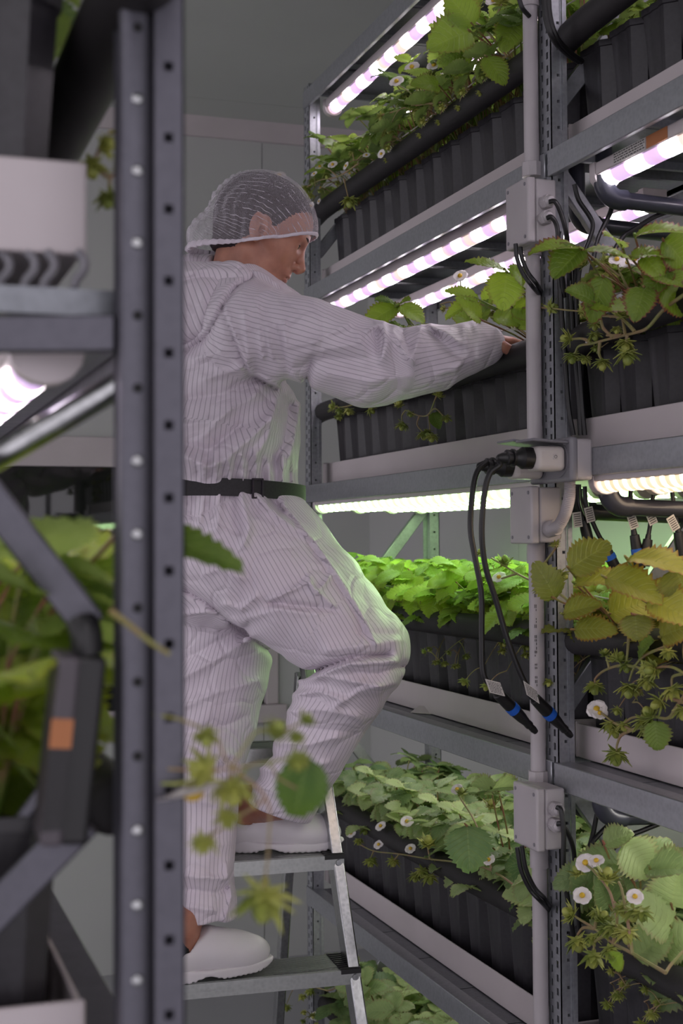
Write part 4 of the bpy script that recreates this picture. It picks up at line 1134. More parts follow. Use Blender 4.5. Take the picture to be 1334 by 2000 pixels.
# ------------------------------------------------------------------ head
hy, hp_ = R(8), R(27)
f0 = RV*math.cos(hy)+FH*math.sin(hy); hx = f0*math.cos(hp_)-ZV*math.sin(hp_); hz = ZV*math.cos(hp_)+f0*math.sin(hp_); hyv = hz.cross(hx)
HM = Matrix((hx, hyv, hz)).transposed(); HO = W(506, 463, 2.97)
def H(p): return HO + HM @ Vector(p)
def Hl(P): return (P-_arr(HO)) @ np.array(HM, dtype=np.float32)
def head_sdf(P):
    q = Hl(P); y = np.abs(q[..., 1]); s = q.copy(); s[..., 1] = y
    d = ellips(q, (-.008, 0, .050), (.097, .075, .080))
    d = smin(d, ellips(q, (-.035, 0, .030), (.070, .070, .070)), .03)
    d = smin(d, ellips(q, (.040, 0, .030), (.052, .060, .062)), .03)       # forehead
    d = smin(d, ellips(q, (.030, 0, -.035), (.058, .052, .070)), .03)       # face block
    d = smin(d, rcone(s, (-.002, .050, -.045), (.062, .014, -.088), .016, .020), .022)   # jaw
    d = smin(d, rcone(q, (.072, 0, -.084), (.070, 0, -.092), .017, .016), .015)          # chin
    d = smin(d, rcone(s, (.050, .040, -.012), (.020, .056, -.002), .018, .014), .02)     # cheekbone
    d = smin(d, rcone(s, (.084, .012, .034), (.070, .044, .032), .0085, .008), .012)      # brow ridge
    d = smax(d, -ellips(s, (.097, .031, .014), (.018, .017, .010)), .008)                 # eye socket
    d = smin(d, ellips(s, (.070, .031, .013), (.0135, .016, .0125)), .003)                 # lids
    d = smin(d, rcone(q, (.088, 0, .020), (.108, 0, -.018), .0065, .0085), .010)          # nose bridge
    d = smin(d, rcone(q, (.106, 0, -.018), (.103, 0, -.024), .0095, .009), .006)
    d = smin(d, ellips(s, (.094, .0115, -.023), (.011, .0068, .0075)), .005)              # nostril wing
    d = smax(d, -ellips(s, (.099, .0065, -.0315), (.005, .0032, .004)), .002)
    d = smin(d, ellips(q, (.083, 0, -.043), (.012, .022, .014)), .01)                     # upper jaw front
    d = smin(d, ellips(s, (.0895, .006, -.0475), (.0068, .013, .0042)), .003)              # upper lip
    d = smin(d, ellips(s, (.0875, .003, -.0570), (.0068, .014, .0046)), .003)              # lower lip
    d = smax(d, -ellips(q, (.095, 0, -.0522), (.012, .021, .0009)), .0015)                 # mouth line
    d = smax(d, -ellips(q, (.092, 0, -.068), (.008, .018, .005)), .006)
    # ear
    e = s - np.array((-.004, .073, .0), dtype=np.float32)
    ca, sa = math.cos(R(-14)), math.sin(R(-14))
    ex = e[..., 0]*ca - e[..., 2]*sa; ez = e[..., 0]*sa + e[..., 2]*ca; ey = e[..., 1] - .25*np.maximum(0, -ex)*1.4
    E = np.stack([ex, ey, ez], -1)
    disc = ellips(E, (-.004, .003, .002), (.0195, .0062, .033))
    disc = smax(disc, -ellips(E, (.000, .010, .004), (.0125, .0075, .023)), .003)
    disc = smin(disc, ellips(E, (-.004, .004, .006), (.0042, .0035, .017)), .004)
    disc = smin(disc, ellips(E, (.010, .004, -.004), (.005, .005, .008)), .004)
    disc = smax(disc, -ellips(E, (.003, .004, -.003), (.006, .008, .007)), .003)
    d = smin(d, disc, .004)
    # neck
    d = smin(d, rcone(q, (-.026, 0, -.010), (.006, 0, -.125), .053, .057), .025)
    return d
lo, hi = bounds([H((0, 0, .02)), H((.0, 0, -.12))], [.145, .08], .01)
headV, headF = surface_nets(head_sdf, lo, hi, .0022)
# ------------------------------------------------------------------ limbs, hands, feet under the clothes
B = W
def hand_parts(wr, elb, tip_dir, palm_n, side, curl):
    """SDF of a hand with palm, thumb and four separate fingers"""
    x = Vector(tip_dir).normalized(); n = (Vector(palm_n)-x*Vector(palm_n).dot(x)).normalized(); y = n.cross(x)*side
    wr = Vector(wr)
    def L(a, b, c): return wr + x*a + y*b + n*c
    segs = []
    for i, (off, ln, r) in enumerate(((.030, .068, .0085), (.010, .076, .0088), (-.011, .070, .0084), (-.030, .055, .0074))):
        base = L(.088-(.004*abs(i-1)), off, 0); a = curl[i]; p = base; ang = a*.6; pts = [L(.05, off*.8, 0), base]
        for f in (.45, .30, .25):
            dd = x*math.cos(ang) + n*math.sin(ang) + y*(off*.9); p = p + dd.normalized()*(ln*f); pts.append(p); ang += a
        segs.append((pts, [r*1.05, r*1.12, r, r*.92, r*.8]))
    a = L(.020, .028, .004); b = L(.045, .050, .016); c = L(.070, .056, .030); d = L(.090, .052, .042)
    segs.append(([a, b, c, d], [.014, .012, .0102, .0085]))
    def f(P):
        q = np.stack([(P-_arr(wr))@_arr(x), (P-_arr(wr))@_arr(y), (P-_arr(wr))@_arr(n)], -1)
        dd = ellips(q, (.050, 0, 0), (.052, .044, .0165)); dd = smin(dd, rcone(P, Vector(elb), wr+x*.01, .038, .026), .02)
        for pts, rs in segs: dd = smin(dd, chain(P, pts, rs), .004)
        return dd
    lo, hi = bounds([wr, L(.14, 0, .04), L(.06, 0, -.03)], [.055, .06, .05], .005)
    return surface_nets(f, lo, hi, .0026)
dir_n = (RV*.93 + ZV*-.42 + FH*.1); 
wristN, wristF = B(918, 668, 2.90), B(915, 672, 3.05)
print('ANKLES', [to_px(np.array([list(v)], dtype=np.float32)) for v in (Fp(shoeU, -.062, 0, .095), Fp(shoeL, -.062, 0, .095))]) if False else None
handN = hand_parts(wristN, B(800, 700, 2.84), RV*.84+ZV*.02+FH*.50, ZV*-.95+RV*.10, 1, (.42, .48, .52, .56))
handF = hand_parts(wristF, B(800, 700, 3.1), RV*.95-ZV*.30+FH*.2, ZV*-.9-RV*.3, -1, (.4, .42, .45, .5))
SHN, ELN = B(475, 650, 2.86), B(712, 716, 2.80)
SHF, ELF = B(520, 630, 3.12), B(700, 705, 3.13)
HIPN, KNN, ANN = B(470, 1085, 2.93), B(700, 1268, 2.84), B(515, 1585, 3.02)
HIPF, KNF, ANF = B(430, 1120, 3.06), B(410, 1430, 3.00), B(385, 1835, 2.90)
stepU, stepL = .944, .728                          # heights of the two treads he stands on
def foot_frame(c, z, yaw):
    x = RV*math.cos(yaw)+FH*math.sin(yaw); return Vector((c.x, c.y, z)), x, ZV.cross(x)
shoeU = foot_frame(B(560, 1650, 3.03), stepU+.003, R(4)); shoeL = foot_frame(B(425, 1880, 2.86), stepL+.003, R(30))
shoeU[0].xy = (on_z(537, 1662, stepU)).xy; shoeL[0].xy = (on_z(402, 1908, stepL)).xy
def Fp(fr, a, b, c): return fr[0]+fr[1]*a+fr[2]*b+ZV*c
ANN = Fp(shoeU, -.062, 0, .095); ANF = Fp(shoeL, -.062, 0, .095)
def body_sdf(P):
    d = rcone(P, H((0, 0, -.10)), B(455, 640, 2.97), .05, .10)
    d = smin(d, rcone(P, B(455, 640, 2.97), B(415, 930, 2.98), .12, .13), .05)
    d = smin(d, rcone(P, B(415, 930, 2.98), B(430, 1070, 2.99), .13, .14), .05)
    d = smin(d, rcone(P, SHN, SHF, .055, .055), .05)
    for a, b, c in ((SHN, ELN, wristN), (SHF, ELF, wristF)):
        d = smin(d, chain(P, [a, b, c], [.052, .042, .026]), .03)
    d = smin(d, chain(P, [HIPN, KNN, B(632, 1425, 2.9), B(548, 1560, 2.98), ANN], [.09, .060, .055, .044, .038]), .03)
    d = smin(d, chain(P, [HIPF, KNF, B(388, 1560, 2.95), B(386, 1740, 2.91), ANF], [.09, .060, .055, .042, .038]), .03)
    for fr in (shoeU, shoeL):
        d = smin(d, chain(P, [Fp(fr, -.062, 0, .095), Fp(fr, -.078, 0, .045), Fp(fr, -.01, 0, .050), Fp(fr, .07, 0, .030)], [.036, .030, .031, .02]), .02)
    return d
lo, hi = bounds([B(300, 540, 2.97), SHF, wristN, wristF, ANN, shoeL[0], HIPF], [.1, .1, .05, .05, .1, .15, .1], .02)
hi[2] = min(hi[2], H((0, 0, -.10)).z+.0)
bodyV, bodyF = surface_nets(body_sdf, lo, hi, .009)
V, Fc = merge([(headV, headF), (bodyV, bodyF), handN, handF])
me = np_mesh('body', V, Fc, M['skin']); link('body', me, person)
# --- eyes, brows, hair
M['eye'] = simple('eye_white', '#a79a9a', .35, 0, .01); M['iris'] = simple('grey_green_iris', '#39423c', .12, 0, .2, 400); M['brow'] = M['hair']
for s in (-1, 1):
    mb = MB(); c = H((.0715, .0305*s, .0125)); mb.sphere(c, .0122, 20, 14); e = mb.build('eye', M['eye'], person, smooth=True)
    g = (hx*.84 + hyv*(.50*s) - hz*.20).normalized(); mb = MB(); mb.lathe(c+g*.0104, c+g*.1, [(0, .0066), (.0013, .0054), (.0020, .002)], 16); mb.build('iris', M['iris'], e, smooth=True)
    mb = MB(); pts = [H((.0945, s*(.011+.036*t), .0335+.006*math.sin(t*2.4)-.005*t)) - hx*(.017*t*t) for t in [k/8 for k in range(9)]]
    mb.tube(pts, [.0016+.0018*math.sin(math.pi*min(1, k/8+.15)) for k in range(9)], 8); mb.build('eyebrow', M['hair'], person, smooth=True)
    mb = MB(); mb.tube([H((.0715+.0128*math.cos(t), s*(.0305+.0128*math.sin(t)), .0165-.002*abs(t))) for t in [-.9+.25*k for k in range(9)]], .0011, 6); mb.build('eyelash', M['hair'], person, smooth=True)
def hair_sdf(P):
    q = Hl(P); d = ellips(q, (-.008, 0, .050), (.1005, .0785, .0835)); d = smin(d, ellips(q, (-.035, 0, .030), (.074, .0735, .073)), .03)
    d = smin(d, rcone(q, (-.035, 0, .0), (-.030, 0, -.045), .060, .055), .02)
    # hairline: forehead free, sideburn in front of the ear, nape at the collar
    x, y, z = q[..., 0], np.abs(q[..., 1]), q[..., 2]
    cut = np.maximum(x-.052-.35*(z-.075)*(z > .075)*1.0+.25*np.maximum(0, y-.03), -1)
    front = (x - (.030 + .85*np.clip(z-.018, 0, .06)))*.8
    d = smax(d, front, .006)
    d = smax(d, -(z+.052+.30*np.maximum(0, -x-.02)), .01)
    ear = ellips(np.stack([x, y, z], -1), (-.002, .080, .0), (.020, .028, .031)); d = smax(d, -ear, .003)
    return d + .0012*np.sin(q[..., 2]*900+3*np.sin(q[..., 0]*160))*np.sin(q[..., 0]*300+q[..., 1]*250)
lo, hi = bounds([H((-.01, 0, .04))], [.135], .01)
V, Fc = surface_nets(hair_sdf, lo, hi, .0026); link('hair', np_mesh('hair', V, Fc, M['hair']), person)
# --- hair net: gathered cap with ruffled elastic edge
def band_plane(q):  # >0 above the elastic band
    x, z = q[..., 0], q[..., 2]
    return z - (-.030 + np.where(x > 0, .80, .53)*x)
def bz(x): return -.030 + (.80 if x > 0 else .53)*x
def netbase(P):
    q = Hl(P); d = ellips(q, (-.006, 0, .050), (.105, .086, .090)); d = smin(d, ellips(q, (-.042, 0, .022), (.080, .080, .078)), .03)
    d = smin(d, ellips(q, (-.100, 0, -.050), (.036, .052, .040)), .030); d = smin(d, ellips(np.stack([q[..., 0], np.abs(q[..., 1]), q[..., 2]], -1), (-.002, .072, .0), (.032, .022, .045)), .02)
    d = smin(d, ellips(q, (.045, 0, .045), (.062, .066, .055)), .02)
    x, y, z = q[..., 0], q[..., 1], q[..., 2]
    an = np.arctan2(y, x+.01); d = d - .0022*np.sin(an*26+2*np.sin(z*50))*np.clip((.07-z)/.07, 0, 1)*np.clip((-x+.05)/.1, .15, 1)
    d = d - .004*np.sin(x*170+z*120)*np.sin(y*140+z*160+1)*np.clip((-x-.07)/.04, 0, 1)
    d = smin(d, rcone(q, (-.035, 0, .0), (-.062, 0, -.050), .076, .060), .02)
    return d
def net_sdf(P): return smax(netbase(P), -band_plane(Hl(P)), .004)
lo, hi = bounds([H((-.02, 0, .04))], [.165], .01)
V, Fc = surface_nets(net_sdf, lo, hi, .0028)
q = (V-_arr(HO)) @ np.array(HM, dtype=np.float32)
keep = band_plane(q) > .0035; kf = keep[Fc].all(1); Fc = Fc[kf]; u_, inv = np.unique(Fc, return_inverse=True); V = V[u_]; Fc = inv.reshape(Fc.shape); q = q[u_]
t = NT('white_net_gauze'); gp = t.n('ShaderNodeAttribute', attribute_name='netuv'); t.b.inputs['Base Color'].default_value = hexc('#e6dfe8'); t.b.inputs['Roughness'].default_value = .6
sp = t.n('ShaderNodeSeparateXYZ'); t.l(gp.outputs['Vector'], sp.inputs[0])
w1 = t.n('ShaderNodeTexVoronoi', feature='DISTANCE_TO_EDGE'); w1.inputs['Scale'].default_value = 420; t.l(gp.outputs['Vector'], w1.inputs['Vector'])
l1 = t.ramp(w1.outputs['Distance'], [(.05, (1, 1, 1, 1)), (.16, (0, 0, 0, 1))])
sn = t.math('SINE', t.math('ADD', t.math('MULTIPLY', sp.outputs['X'], 760), t.math('MULTIPLY', t.noise(14, 2, gp.outputs['Vector']), 14)))
l2 = t.ramp(sn, [(.90, (0, 0, 0, 1)), (.99, (1, 1, 1, 1))])
fr = t.n('ShaderNodeLayerWeight'); fr.inputs['Blend'].default_value = .35
al = t.math('ADD', t.math('MULTIPLY', l1, .20), t.math('MULTIPLY', t.math('MULTIPLY', l2, t.ramp(t.noise(60, 2, gp.outputs['Vector']), [(.42, (0, 0, 0, 1)), (.6, (1, 1, 1, 1))])), .5)); al = t.math('ADD', al, .05); al = t.math('ADD', al, t.math('MULTIPLY', fr.outputs['Facing'], .28), clamp=True)
t.l(al, t.b.inputs['Alpha']); M['net'] = t.m
me = np_mesh('hair_net', V, Fc, M['net']); a = me.attributes.new('netuv', 'FLOAT_VECTOR', 'POINT')
an = np.arctan2(q[:, 1], q[:, 2]+.03); a.data.foreach_set('vector', np.stack([an*.10, q[:, 0], q[:, 2]*.3], 1).astype(np.float32).ravel())
net = link('hair_net', me, person); net['label'] = 'translucent white hair net'
# band: follow the outline of the cap along the plane
bp = []
for k in range(97):
    an = 2*math.pi*k/96; best = None
    for it in range(120):
        r_ = .175-.0012*it; x = -.01+r_*math.cos(an); y = r_*math.sin(an)*.95; p = H((x, y, bz(x)+.006))
        v = float(netbase(np.array([[p.x, p.y, p.z]], dtype=np.float32))[0])
        if v < .0005 or it == 119: break
    bp.append((x, y, bz(x)+.004))
mb = MB(); vs = []; nn = 10
for k, (x, y, z) in enumerate(bp[:-1]):
    an = 2*math.pi*k/96; ruff = .0016*((k % 2)*2-1)*(1+1.2*max(0, -math.cos(an))); w = .0042+.004*max(0, -math.cos(an))**2
    c = H((x, y, z)); o = (H((x, y, z))-H((-.01, 0, z))).normalized()
    for j in range(nn):
        a = 2*math.pi*j/nn; vs.append(c+o*(math.cos(a)*(.0022+.002*max(0, -math.cos(an)))+ruff*.6)+hz*(math.sin(a)*w))
fs = [(k*nn+j, k*nn+(j+1) % nn, ((k+1) % 96)*nn+(j+1) % nn, ((k+1) % 96)*nn+j) for k in range(96) for j in range(nn)]
mb.add(vs, fs); M['netband'] = simple('white_elastic_band', '#cfc6d0', .7, 0, .05)
mb.build('elastic_band', M['netband'], net, smooth=True)
# ------------------------------------------------------------------ coverall
ANK1 = ANN
SUIT = dict(
 torso=[B(445, 650, 2.97), B(418, 780, 2.97), B(411, 870, 2.97), B(412, 915, 2.98), B(410, 940, 2.98)], torso_r=[.135, .172, .187, .183, .165],
 hip=[B(408, 950, 2.98), B(412, 985, 2.99), B(425, 1060, 3.0)], hip_r=[.150, .172, .187],
 thighN=[B(474, 1068, 2.94), B(590, 1165, 2.88), B(702, 1266, 2.84)], thighN_r=[.168, .130, .098],
 shinN=[B(706, 1276, 2.84), B(632, 1425, 2.90), B(538, 1590, 2.99)], shinN_r=[.090, .077, .068],
 legF=[B(425, 1130, 3.07), B(428, 1270, 3.04), B(404, 1420, 3.0), B(385, 1560, 2.95), B(385, 1700, 2.92), B(392, 1830, 2.90)], legF_r=[.150, .120, .100, .083, .077, .078],
 armN=[B(478, 648, 2.85), B(600, 668, 2.80), B(716, 716, 2.80), B(850, 705, 2.85), B(905, 684, 2.88), B(938, 671, 2.895), B(957, 671, 2.90)], armN_r=[.100, .088, .083, .061, .056, .050, .030],
 armF=[B(520, 635, 3.12), B(700, 705, 3.13), B(930, 672, 3.05)], armF_r=[.09, .072, .042])
hemN_p, hemN_n = B(537, 1578, 2.99), (ZV*-.93 + RV*-.32).normalized()
hemF_z = zat(1806, *[ANF.x, ANF.y]) if False else ANF.z+.012
def suit_sdf(P):
    g = lambda k: chain(P, SUIT[k], SUIT[k+'_r'])
    t = chain(P, SUIT['torso'], SUIT['torso_r'])
    t = smin(t, rcone(P, B(470, 640, 2.88), B(515, 625, 3.1), .100, .09), .05)
    t = smin(t, rcone(P, B(400, 600, 2.95), B(470, 560, 2.96), .09, .060), .05)
    hip = chain(P, SUIT['hip'], SUIT['hip_r'])
    d = smin(t, hip, .006)
    lf = smax(g('legF'), -(P[..., 2]-hemF_z), .004)
    sn = smax(g('shinN'), (P-_arr(hemN_p))@_arr(hemN_n), .004)
    th = g('thighN')
    d = smin(d, th, .030); d = smin(d, lf, .016)
    d = smin(d, sn, .010)
    d = smin(d, g('armN'), .022); d = smin(d, g('armF'), .02)
    # neck opening
    d = smax(d, -rcone(P, H((-.022, 0, -.04)), H((.004, 0, -.105)), .062, .058), .006)
    return d
# creases: polylines in the picture frame of the garment's visible side -> (pts, half width px, height m)
FO = [
 ([(721, 644), (747, 632), (756, 668), (747, 698)], 9, .011), ([(734, 650), (739, 694)], 6, -.009), ([(768, 648), (792, 690), (808, 708)], 7, .009), ([(822, 642), (806, 700)], 8, .008),
 ([(786, 650), (800, 680)], 6, -.007), ([(841, 637), (871, 650), (899, 671)], 6, .009), ([(850, 655), (885, 685)], 7, -.007), ([(905, 640), (915, 690), (890, 720)], 6, .005), ([(700, 650), (716, 700)], 8, .006),
 ([(560, 745), (594, 762), (608, 705)], 8, -.012), ([(612, 668), (560, 676), (556, 628)], 5, .006), ([(612, 668), (680, 634)], 9, .007), ([(600, 690), (700, 668)], 12, .006), ([(590, 715), (640, 700), (720, 700)], 11, -.006),
 ([(502, 598), (514, 700)], 4, .006), ([(520, 632), (533, 700)], 4, .005), ([(478, 610), (486, 700)], 7, .006), ([(540, 640), (560, 720)], 6, -.005), ([(640, 730), (720, 745), (800, 735)], 12, .005), ([(860, 730), (930, 700)], 9, .005),
 ([(434, 600), (455, 660), (485, 730), (540, 760)], 4, -.007), ([(440, 600), (462, 660), (492, 728), (545, 755)], 4, .006),
 ([(366, 894), (407, 913), (441, 897), (490, 855), (530, 815)], 15, .020), ([(370, 870), (410, 880), (470, 830)], 9, -.012), ([(362, 830), (420, 820), (500, 770)], 12, .010), ([(365, 780), (430, 770), (500, 740)], 10, -.008),
 ([(400, 740), (470, 720)], 10, .008), ([(540, 780), (525, 850), (500, 890)], 8, .010), ([(565, 790), (555, 860), (535, 905)], 8, -.008), ([(585, 790), (575, 860), (560, 910)], 8, .008), ([(380, 700), (430, 690), (480, 720)], 10, .007), ([(450, 800), (400, 850)], 8, .007),
 ([(471, 968), (487, 1030), (476, 1064)], 7, .012), ([(455, 968), (468, 1040)], 7, -.009), ([(430, 968), (425, 1030)], 7, .008), ([(500, 968), (545, 1010), (600, 1045)], 7, .010), ([(525, 972), (580, 1020)], 6, -.007), ([(400, 968), (390, 1020)], 7, .008), ([(380, 968), (372, 1010)], 5, -.006),
 ([(552, 985), (610, 1052), (658, 1120), (700, 1190), (737, 1262)], 3.5, .006), ([(545, 992), (603, 1060), (650, 1126), (692, 1194), (728, 1264)], 4, -.004),
 ([(523, 1174), (602, 1137), (655, 1187)], 4, .009), ([(523, 1176), (590, 1184), (655, 1190)], 6, -.011), ([(602, 1122), (617, 1163), (647, 1122)], 4, .007), ([(440, 1180), (470, 1190), (500, 1165)], 5, .006),
 ([(640, 1120), (612, 1110), (580, 1140)], 6, -.006), ([(480, 1210), (540, 1190), (620, 1200)], 8, .005), ([(470, 1130), (430, 1110), (400, 1120)], 7, .006),
 ([(596, 1320), (640, 1300), (690, 1284), (758, 1277)], 5, -.020), ([(620, 1320), (680, 1297), (772, 1292)], 6, .010), ([(640, 1270), (700, 1262), (770, 1250)], 9, .007), ([(700, 1236), (775, 1240)], 8, -.005), ([(690, 1312), (740, 1316), (785, 1300)], 7, -.008),
 ([(575, 1358), (620, 1350), (665, 1366)], 6, .008), ([(582, 1330), (640, 1322), (690, 1332), (740, 1340)], 6, .007), ([(565, 1390), (620, 1385), (700, 1400)], 7, .006), ([(545, 1425), (620, 1422), (690, 1430)], 8, -.005), ([(540, 1450), (600, 1455), (660, 1440)], 7, .006),
 ([(500, 1500), (560, 1510), (640, 1490)], 8, .006), ([(490, 1530), (540, 1548), (620, 1560)], 7, .006), ([(655, 1380), (700, 1350), (770, 1335)], 8, .007), ([(520, 1470), (560, 1490)], 6, -.005),
 ([(358, 1322), (420, 1290), (492, 1244)], 10, .009), ([(358, 1290), (430, 1250), (480, 1225)], 8, -.007), ([(358, 1380), (430, 1350), (505, 1330)], 10, .007), ([(358, 1430), (430, 1420), (480, 1400)], 9, -.006), ([(358, 1200), (420, 1195), (470, 1220)], 7, .007),
 ([(358, 1480), (420, 1470), (460, 1480)], 9, .006), ([(360, 1560), (450, 1575)], 8, .005), ([(358, 1711), (437, 1716)], 6, .007), ([(358, 1735), (420, 1745), (448, 1730)], 6, -.006), ([(441, 1690), (452, 1750), (440, 1795)], 5, .007), ([(365, 1770), (420, 1778)], 6, .006), ([(380, 1640), (440, 1650)], 8, .004),
 ([(490, 540), (458, 564), (434, 600), (405, 657), (366, 686)], 5, -.010), ([(358, 1150), (400, 1175), (450, 1215), (545, 1285)], 5, -.012)]
for i in range(15): FO.append(([(380+i*13.2, 880+(i % 3)*9), (384+i*13, 915+i*1.2), (386+i*12.8, 930+i*1.4)], 3.2, .0062 if i % 2 else -.0055))
for i in range(12): FO.append(([(366+i*17, 966+max(0, i-6)*2), (368+i*17.5, 986+max(0, i-6)*3)], 3.2, .004 if i % 2 else -.004))
for i in range(5): FO.append(([(925+i*7, 632+i*5), (932+i*6, 665), (936+i*5, 700-i*3)], 2.6, .0035))
def seg_d(x, y, a, b):
    dx, dy = b[0]-a[0], b[1]-a[1]; L2 = dx*dx+dy*dy; t = ((x-a[0])*dx+(y-a[1])*dy)/L2; tc = np.clip(t, 0, 1)
    return np.hypot(x-a[0]-tc*dx, y-a[1]-tc*dy)
def folds(P):
    x, y = to_px(P); out = np.zeros(len(P), dtype=np.float32)
    for pts, w, amp in FO:
        xs = [p[0] for p in pts]; ys = [p[1] for p in pts]; m = (x > min(xs)-4*w) & (x < max(xs)+4*w) & (y > min(ys)-4*w) & (y < max(ys)+4*w)
        if not m.any(): continue
        xm, ym = x[m], y[m]; d = np.full(m.sum(), 1e9)
        for a, b in zip(pts[:-1], pts[1:]): d = np.minimum(d, seg_d(xm, ym, a, b))
        k = d/w; out[m] += amp*np.exp(-k**1.2)*1.55
    # loose cloth ripple
    a = P[:, 0]*9+P[:, 2]*13+1.4*np.sin(P[:, 1]*17+P[:, 2]*7); b = P[:, 2]*23-P[:, 0]*17+1.7*np.sin(P[:, 0]*21+1)
    out += .0045*(1-np.abs(np.sin(a*1.3)))**2*np.sin(b*.6) + .0030*np.sin(a*.9)*np.sin(b*.45) + .0012*np.sin(b*2.2+np.sin(a*3))
    return out
allp = sum([SUIT[k] for k in SUIT if not k.endswith('_r')], []); allr = sum([SUIT[k+'_r'] for k in SUIT if not k.endswith('_r')], [])
lo, hi = bounds(allp, allr, .02)
RES = .0045
V, Fc = surface_nets(suit_sdf, lo, hi, RES, folds)
def stripe_attr(V, bones, e_to=None):
    best = np.full(len(V), 1e9); U = np.zeros(len(V), dtype=np.float32); cam = _arr(CAM)
    for (a, b, r, ax) in bones:
        d = rcone(V, a, b, r, r); A, Bq = _arr(a), _arr(b); dr = (Bq-A) if ax is None else _arr(ax)
        dr = dr/np.linalg.norm(dr); e1 = cam-(A+Bq)/2; e1 = e1-dr*(e1@dr); e1 /= np.linalg.norm(e1); e2 = np.cross(dr, e1)
        q = V-(A+Bq)/2; u = np.arctan2(q@e2, q@e1)*r*1.05; m = d < best; best[m] = d[m]; U[m] = u[m]
    return U
thax = B(625, 1280, 2.9)-B(470, 1000, 2.9)
bones = [(SUIT['torso'][0], SUIT['torso'][2], .165, B(405, 900, 2.97)-B(425, 650, 2.97)), (SUIT['torso'][2], SUIT['torso'][4], .17, B(405, 960, 2.97)-B(425, 700, 2.97)),
         (SUIT['hip'][0], B(420, 1030, 3.0), .165, thax), (SUIT['thighN'][0], SUIT['thighN'][1], .15, thax), (SUIT['thighN'][1], SUIT['thighN'][2], .12, thax),
         (SUIT['shinN'][0], SUIT['shinN'][2], .078, None), (SUIT['legF'][1], SUIT['legF'][2], .11, B(395, 1420, 3)-B(430, 1250, 3)), (SUIT['legF'][2], SUIT['legF'][5], .085, None),
         (SUIT['armN'][0], SUIT['armN'][1], .09, SUIT['armN'][2]-SUIT['armN'][0]), (SUIT['armN'][1], SUIT['armN'][2], .088, SUIT['armN'][2]-SUIT['armN'][0]), (SUIT['armN'][2], SUIT['armN'][5], .068, SUIT['armN'][5]-SUIT['armN'][2]), (SUIT['armF'][0], SUIT['armF'][1], .07, None), (SUIT['armF'][1], SUIT['armF'][2], .05, None)]
me = np_mesh('coverall', V, Fc, M['suit']); a = me.attributes.new('stripe', 'FLOAT', 'POINT'); a.data.foreach_set('value', stripe_attr(V, bones))
suit = link('coverall', me, person)
# hood lying on the back
def hood_sdf(P):
    d = rcone(P, B(393, 582, 2.885), B(452, 557, 2.885), .080, .050)
    d = smin(d, rcone(P, B(376, 630, 2.855), B(400, 612, 2.85), .062, .060), .03)
    d = smin(d, rcone(P, B(380, 560, 3.0), B(470, 548, 3.0), .07, .055), .03)
    # flap edge
    n = (RV*.80 - ZV*.60).normalized(); d = smax(d, (P-_arr(B(468, 568, 2.86)))@_arr(n)-.004, .012)
    n2 = (RV*.35 - ZV*.94).normalized(); d = smax(d, (P-_arr(B(400, 662, 2.86)))@_arr(n2), .014)
    d = smax(d, -rcone(P, H((-.022, 0, -.04)), H((.004, 0, -.105)), .060, .056), .006)
    return d
def hood_f(P):
    x, y = to_px(P); o = np.zeros(len(P), dtype=np.float32)
    for pts, w, amp in (([(365, 545), (400, 540), (440, 548), (470, 560)], 4, -.006), ([(365, 530), (420, 524), (470, 540)], 6, .006), ([(368, 600), (395, 650)], 4, .006), ([(400, 560), (390, 640)], 9, .005), ([(455, 560), (420, 625), (402, 655)], 5, .006), ([(380, 560), (372, 620)], 7, -.005)):
        d = np.full(len(P), 1e9)
        for a, b in zip(pts[:-1], pts[1:]): d = np.minimum(d, seg_d(x, y, a, b))
        o += amp*np.exp(-(d/w)**1.6)
    return o
lo, hi = bounds([B(392, 590, 2.90), B(452, 556, 2.91), B(378, 625, 2.88), B(470, 548, 3.0)], [.1, .08, .1, .09], .02)
V, Fc = surface_nets(hood_sdf, lo, hi, .0042, hood_f)
me = np_mesh('hood', V, Fc, M['suit']); a = me.attributes.new('stripe', 'FLOAT', 'POINT')
a.data.foreach_set('value', stripe_attr(V, [(B(400, 560, 2.9), B(400, 640, 2.9), .08, B(440, 640, 2.9)-B(400, 540, 2.9))])); link('hood', me, person)
# belt with slider
bc = (B(408, 957, 2.98)); mb = MB(); vs = []; n = 96
def belt_pt(k, dz, off):
    an = 2*math.pi*k/n; d = RV*math.cos(an)+FH*math.sin(an); r_ = .05
    zc_ = bc.z + .010*math.sin(an*1.0+2.4)*0 - .012*max(0, math.cos(an))**2
    for it in range(90):
        r_ += .002; p = Vector((bc.x, bc.y, zc_))+d*r_
        if float(suit_sdf(np.array([[p.x, p.y, p.z]], dtype=np.float32))[0]) > .001: break
    return Vector((bc.x, bc.y, zc_+dz))+d*(r_+off)
base = [belt_pt(k, 0, 0) for k in range(n)]
sm = base
for _ in range(10): sm = [(sm[k-1]+sm[k]*2+sm[(k+1) % n])/4 for k in range(n)]
for k in range(n):
    d = Vector((sm[k].x-bc.x, sm[k].y-bc.y, 0)).normalized()
    for dz, off in ((-.0175, .002), (-.0175, .006), (.0175, .006), (.0175, .002)): vs.append(sm[k]+d*off+Vector((0, 0, dz)))
fs = [(k*4+j, k*4+(j+1) % 4, ((k+1) % n)*4+(j+1) % 4, ((k+1) % n)*4+j) for k in range(n) for j in range(4)]
mb.add(vs, fs); belt = mb.build('belt', M['belt'], person, smooth=True); belt['label'] = 'black webbing belt'
bk = min(range(n), key=lambda k: abs(to_px(np.array([[sm[k].x, sm[k].y, sm[k].z]], dtype=np.float32))[0][0]-497)+(1000 if (sm[k]-CAM).dot(FH) > (bc-CAM).dot(FH) else 0))
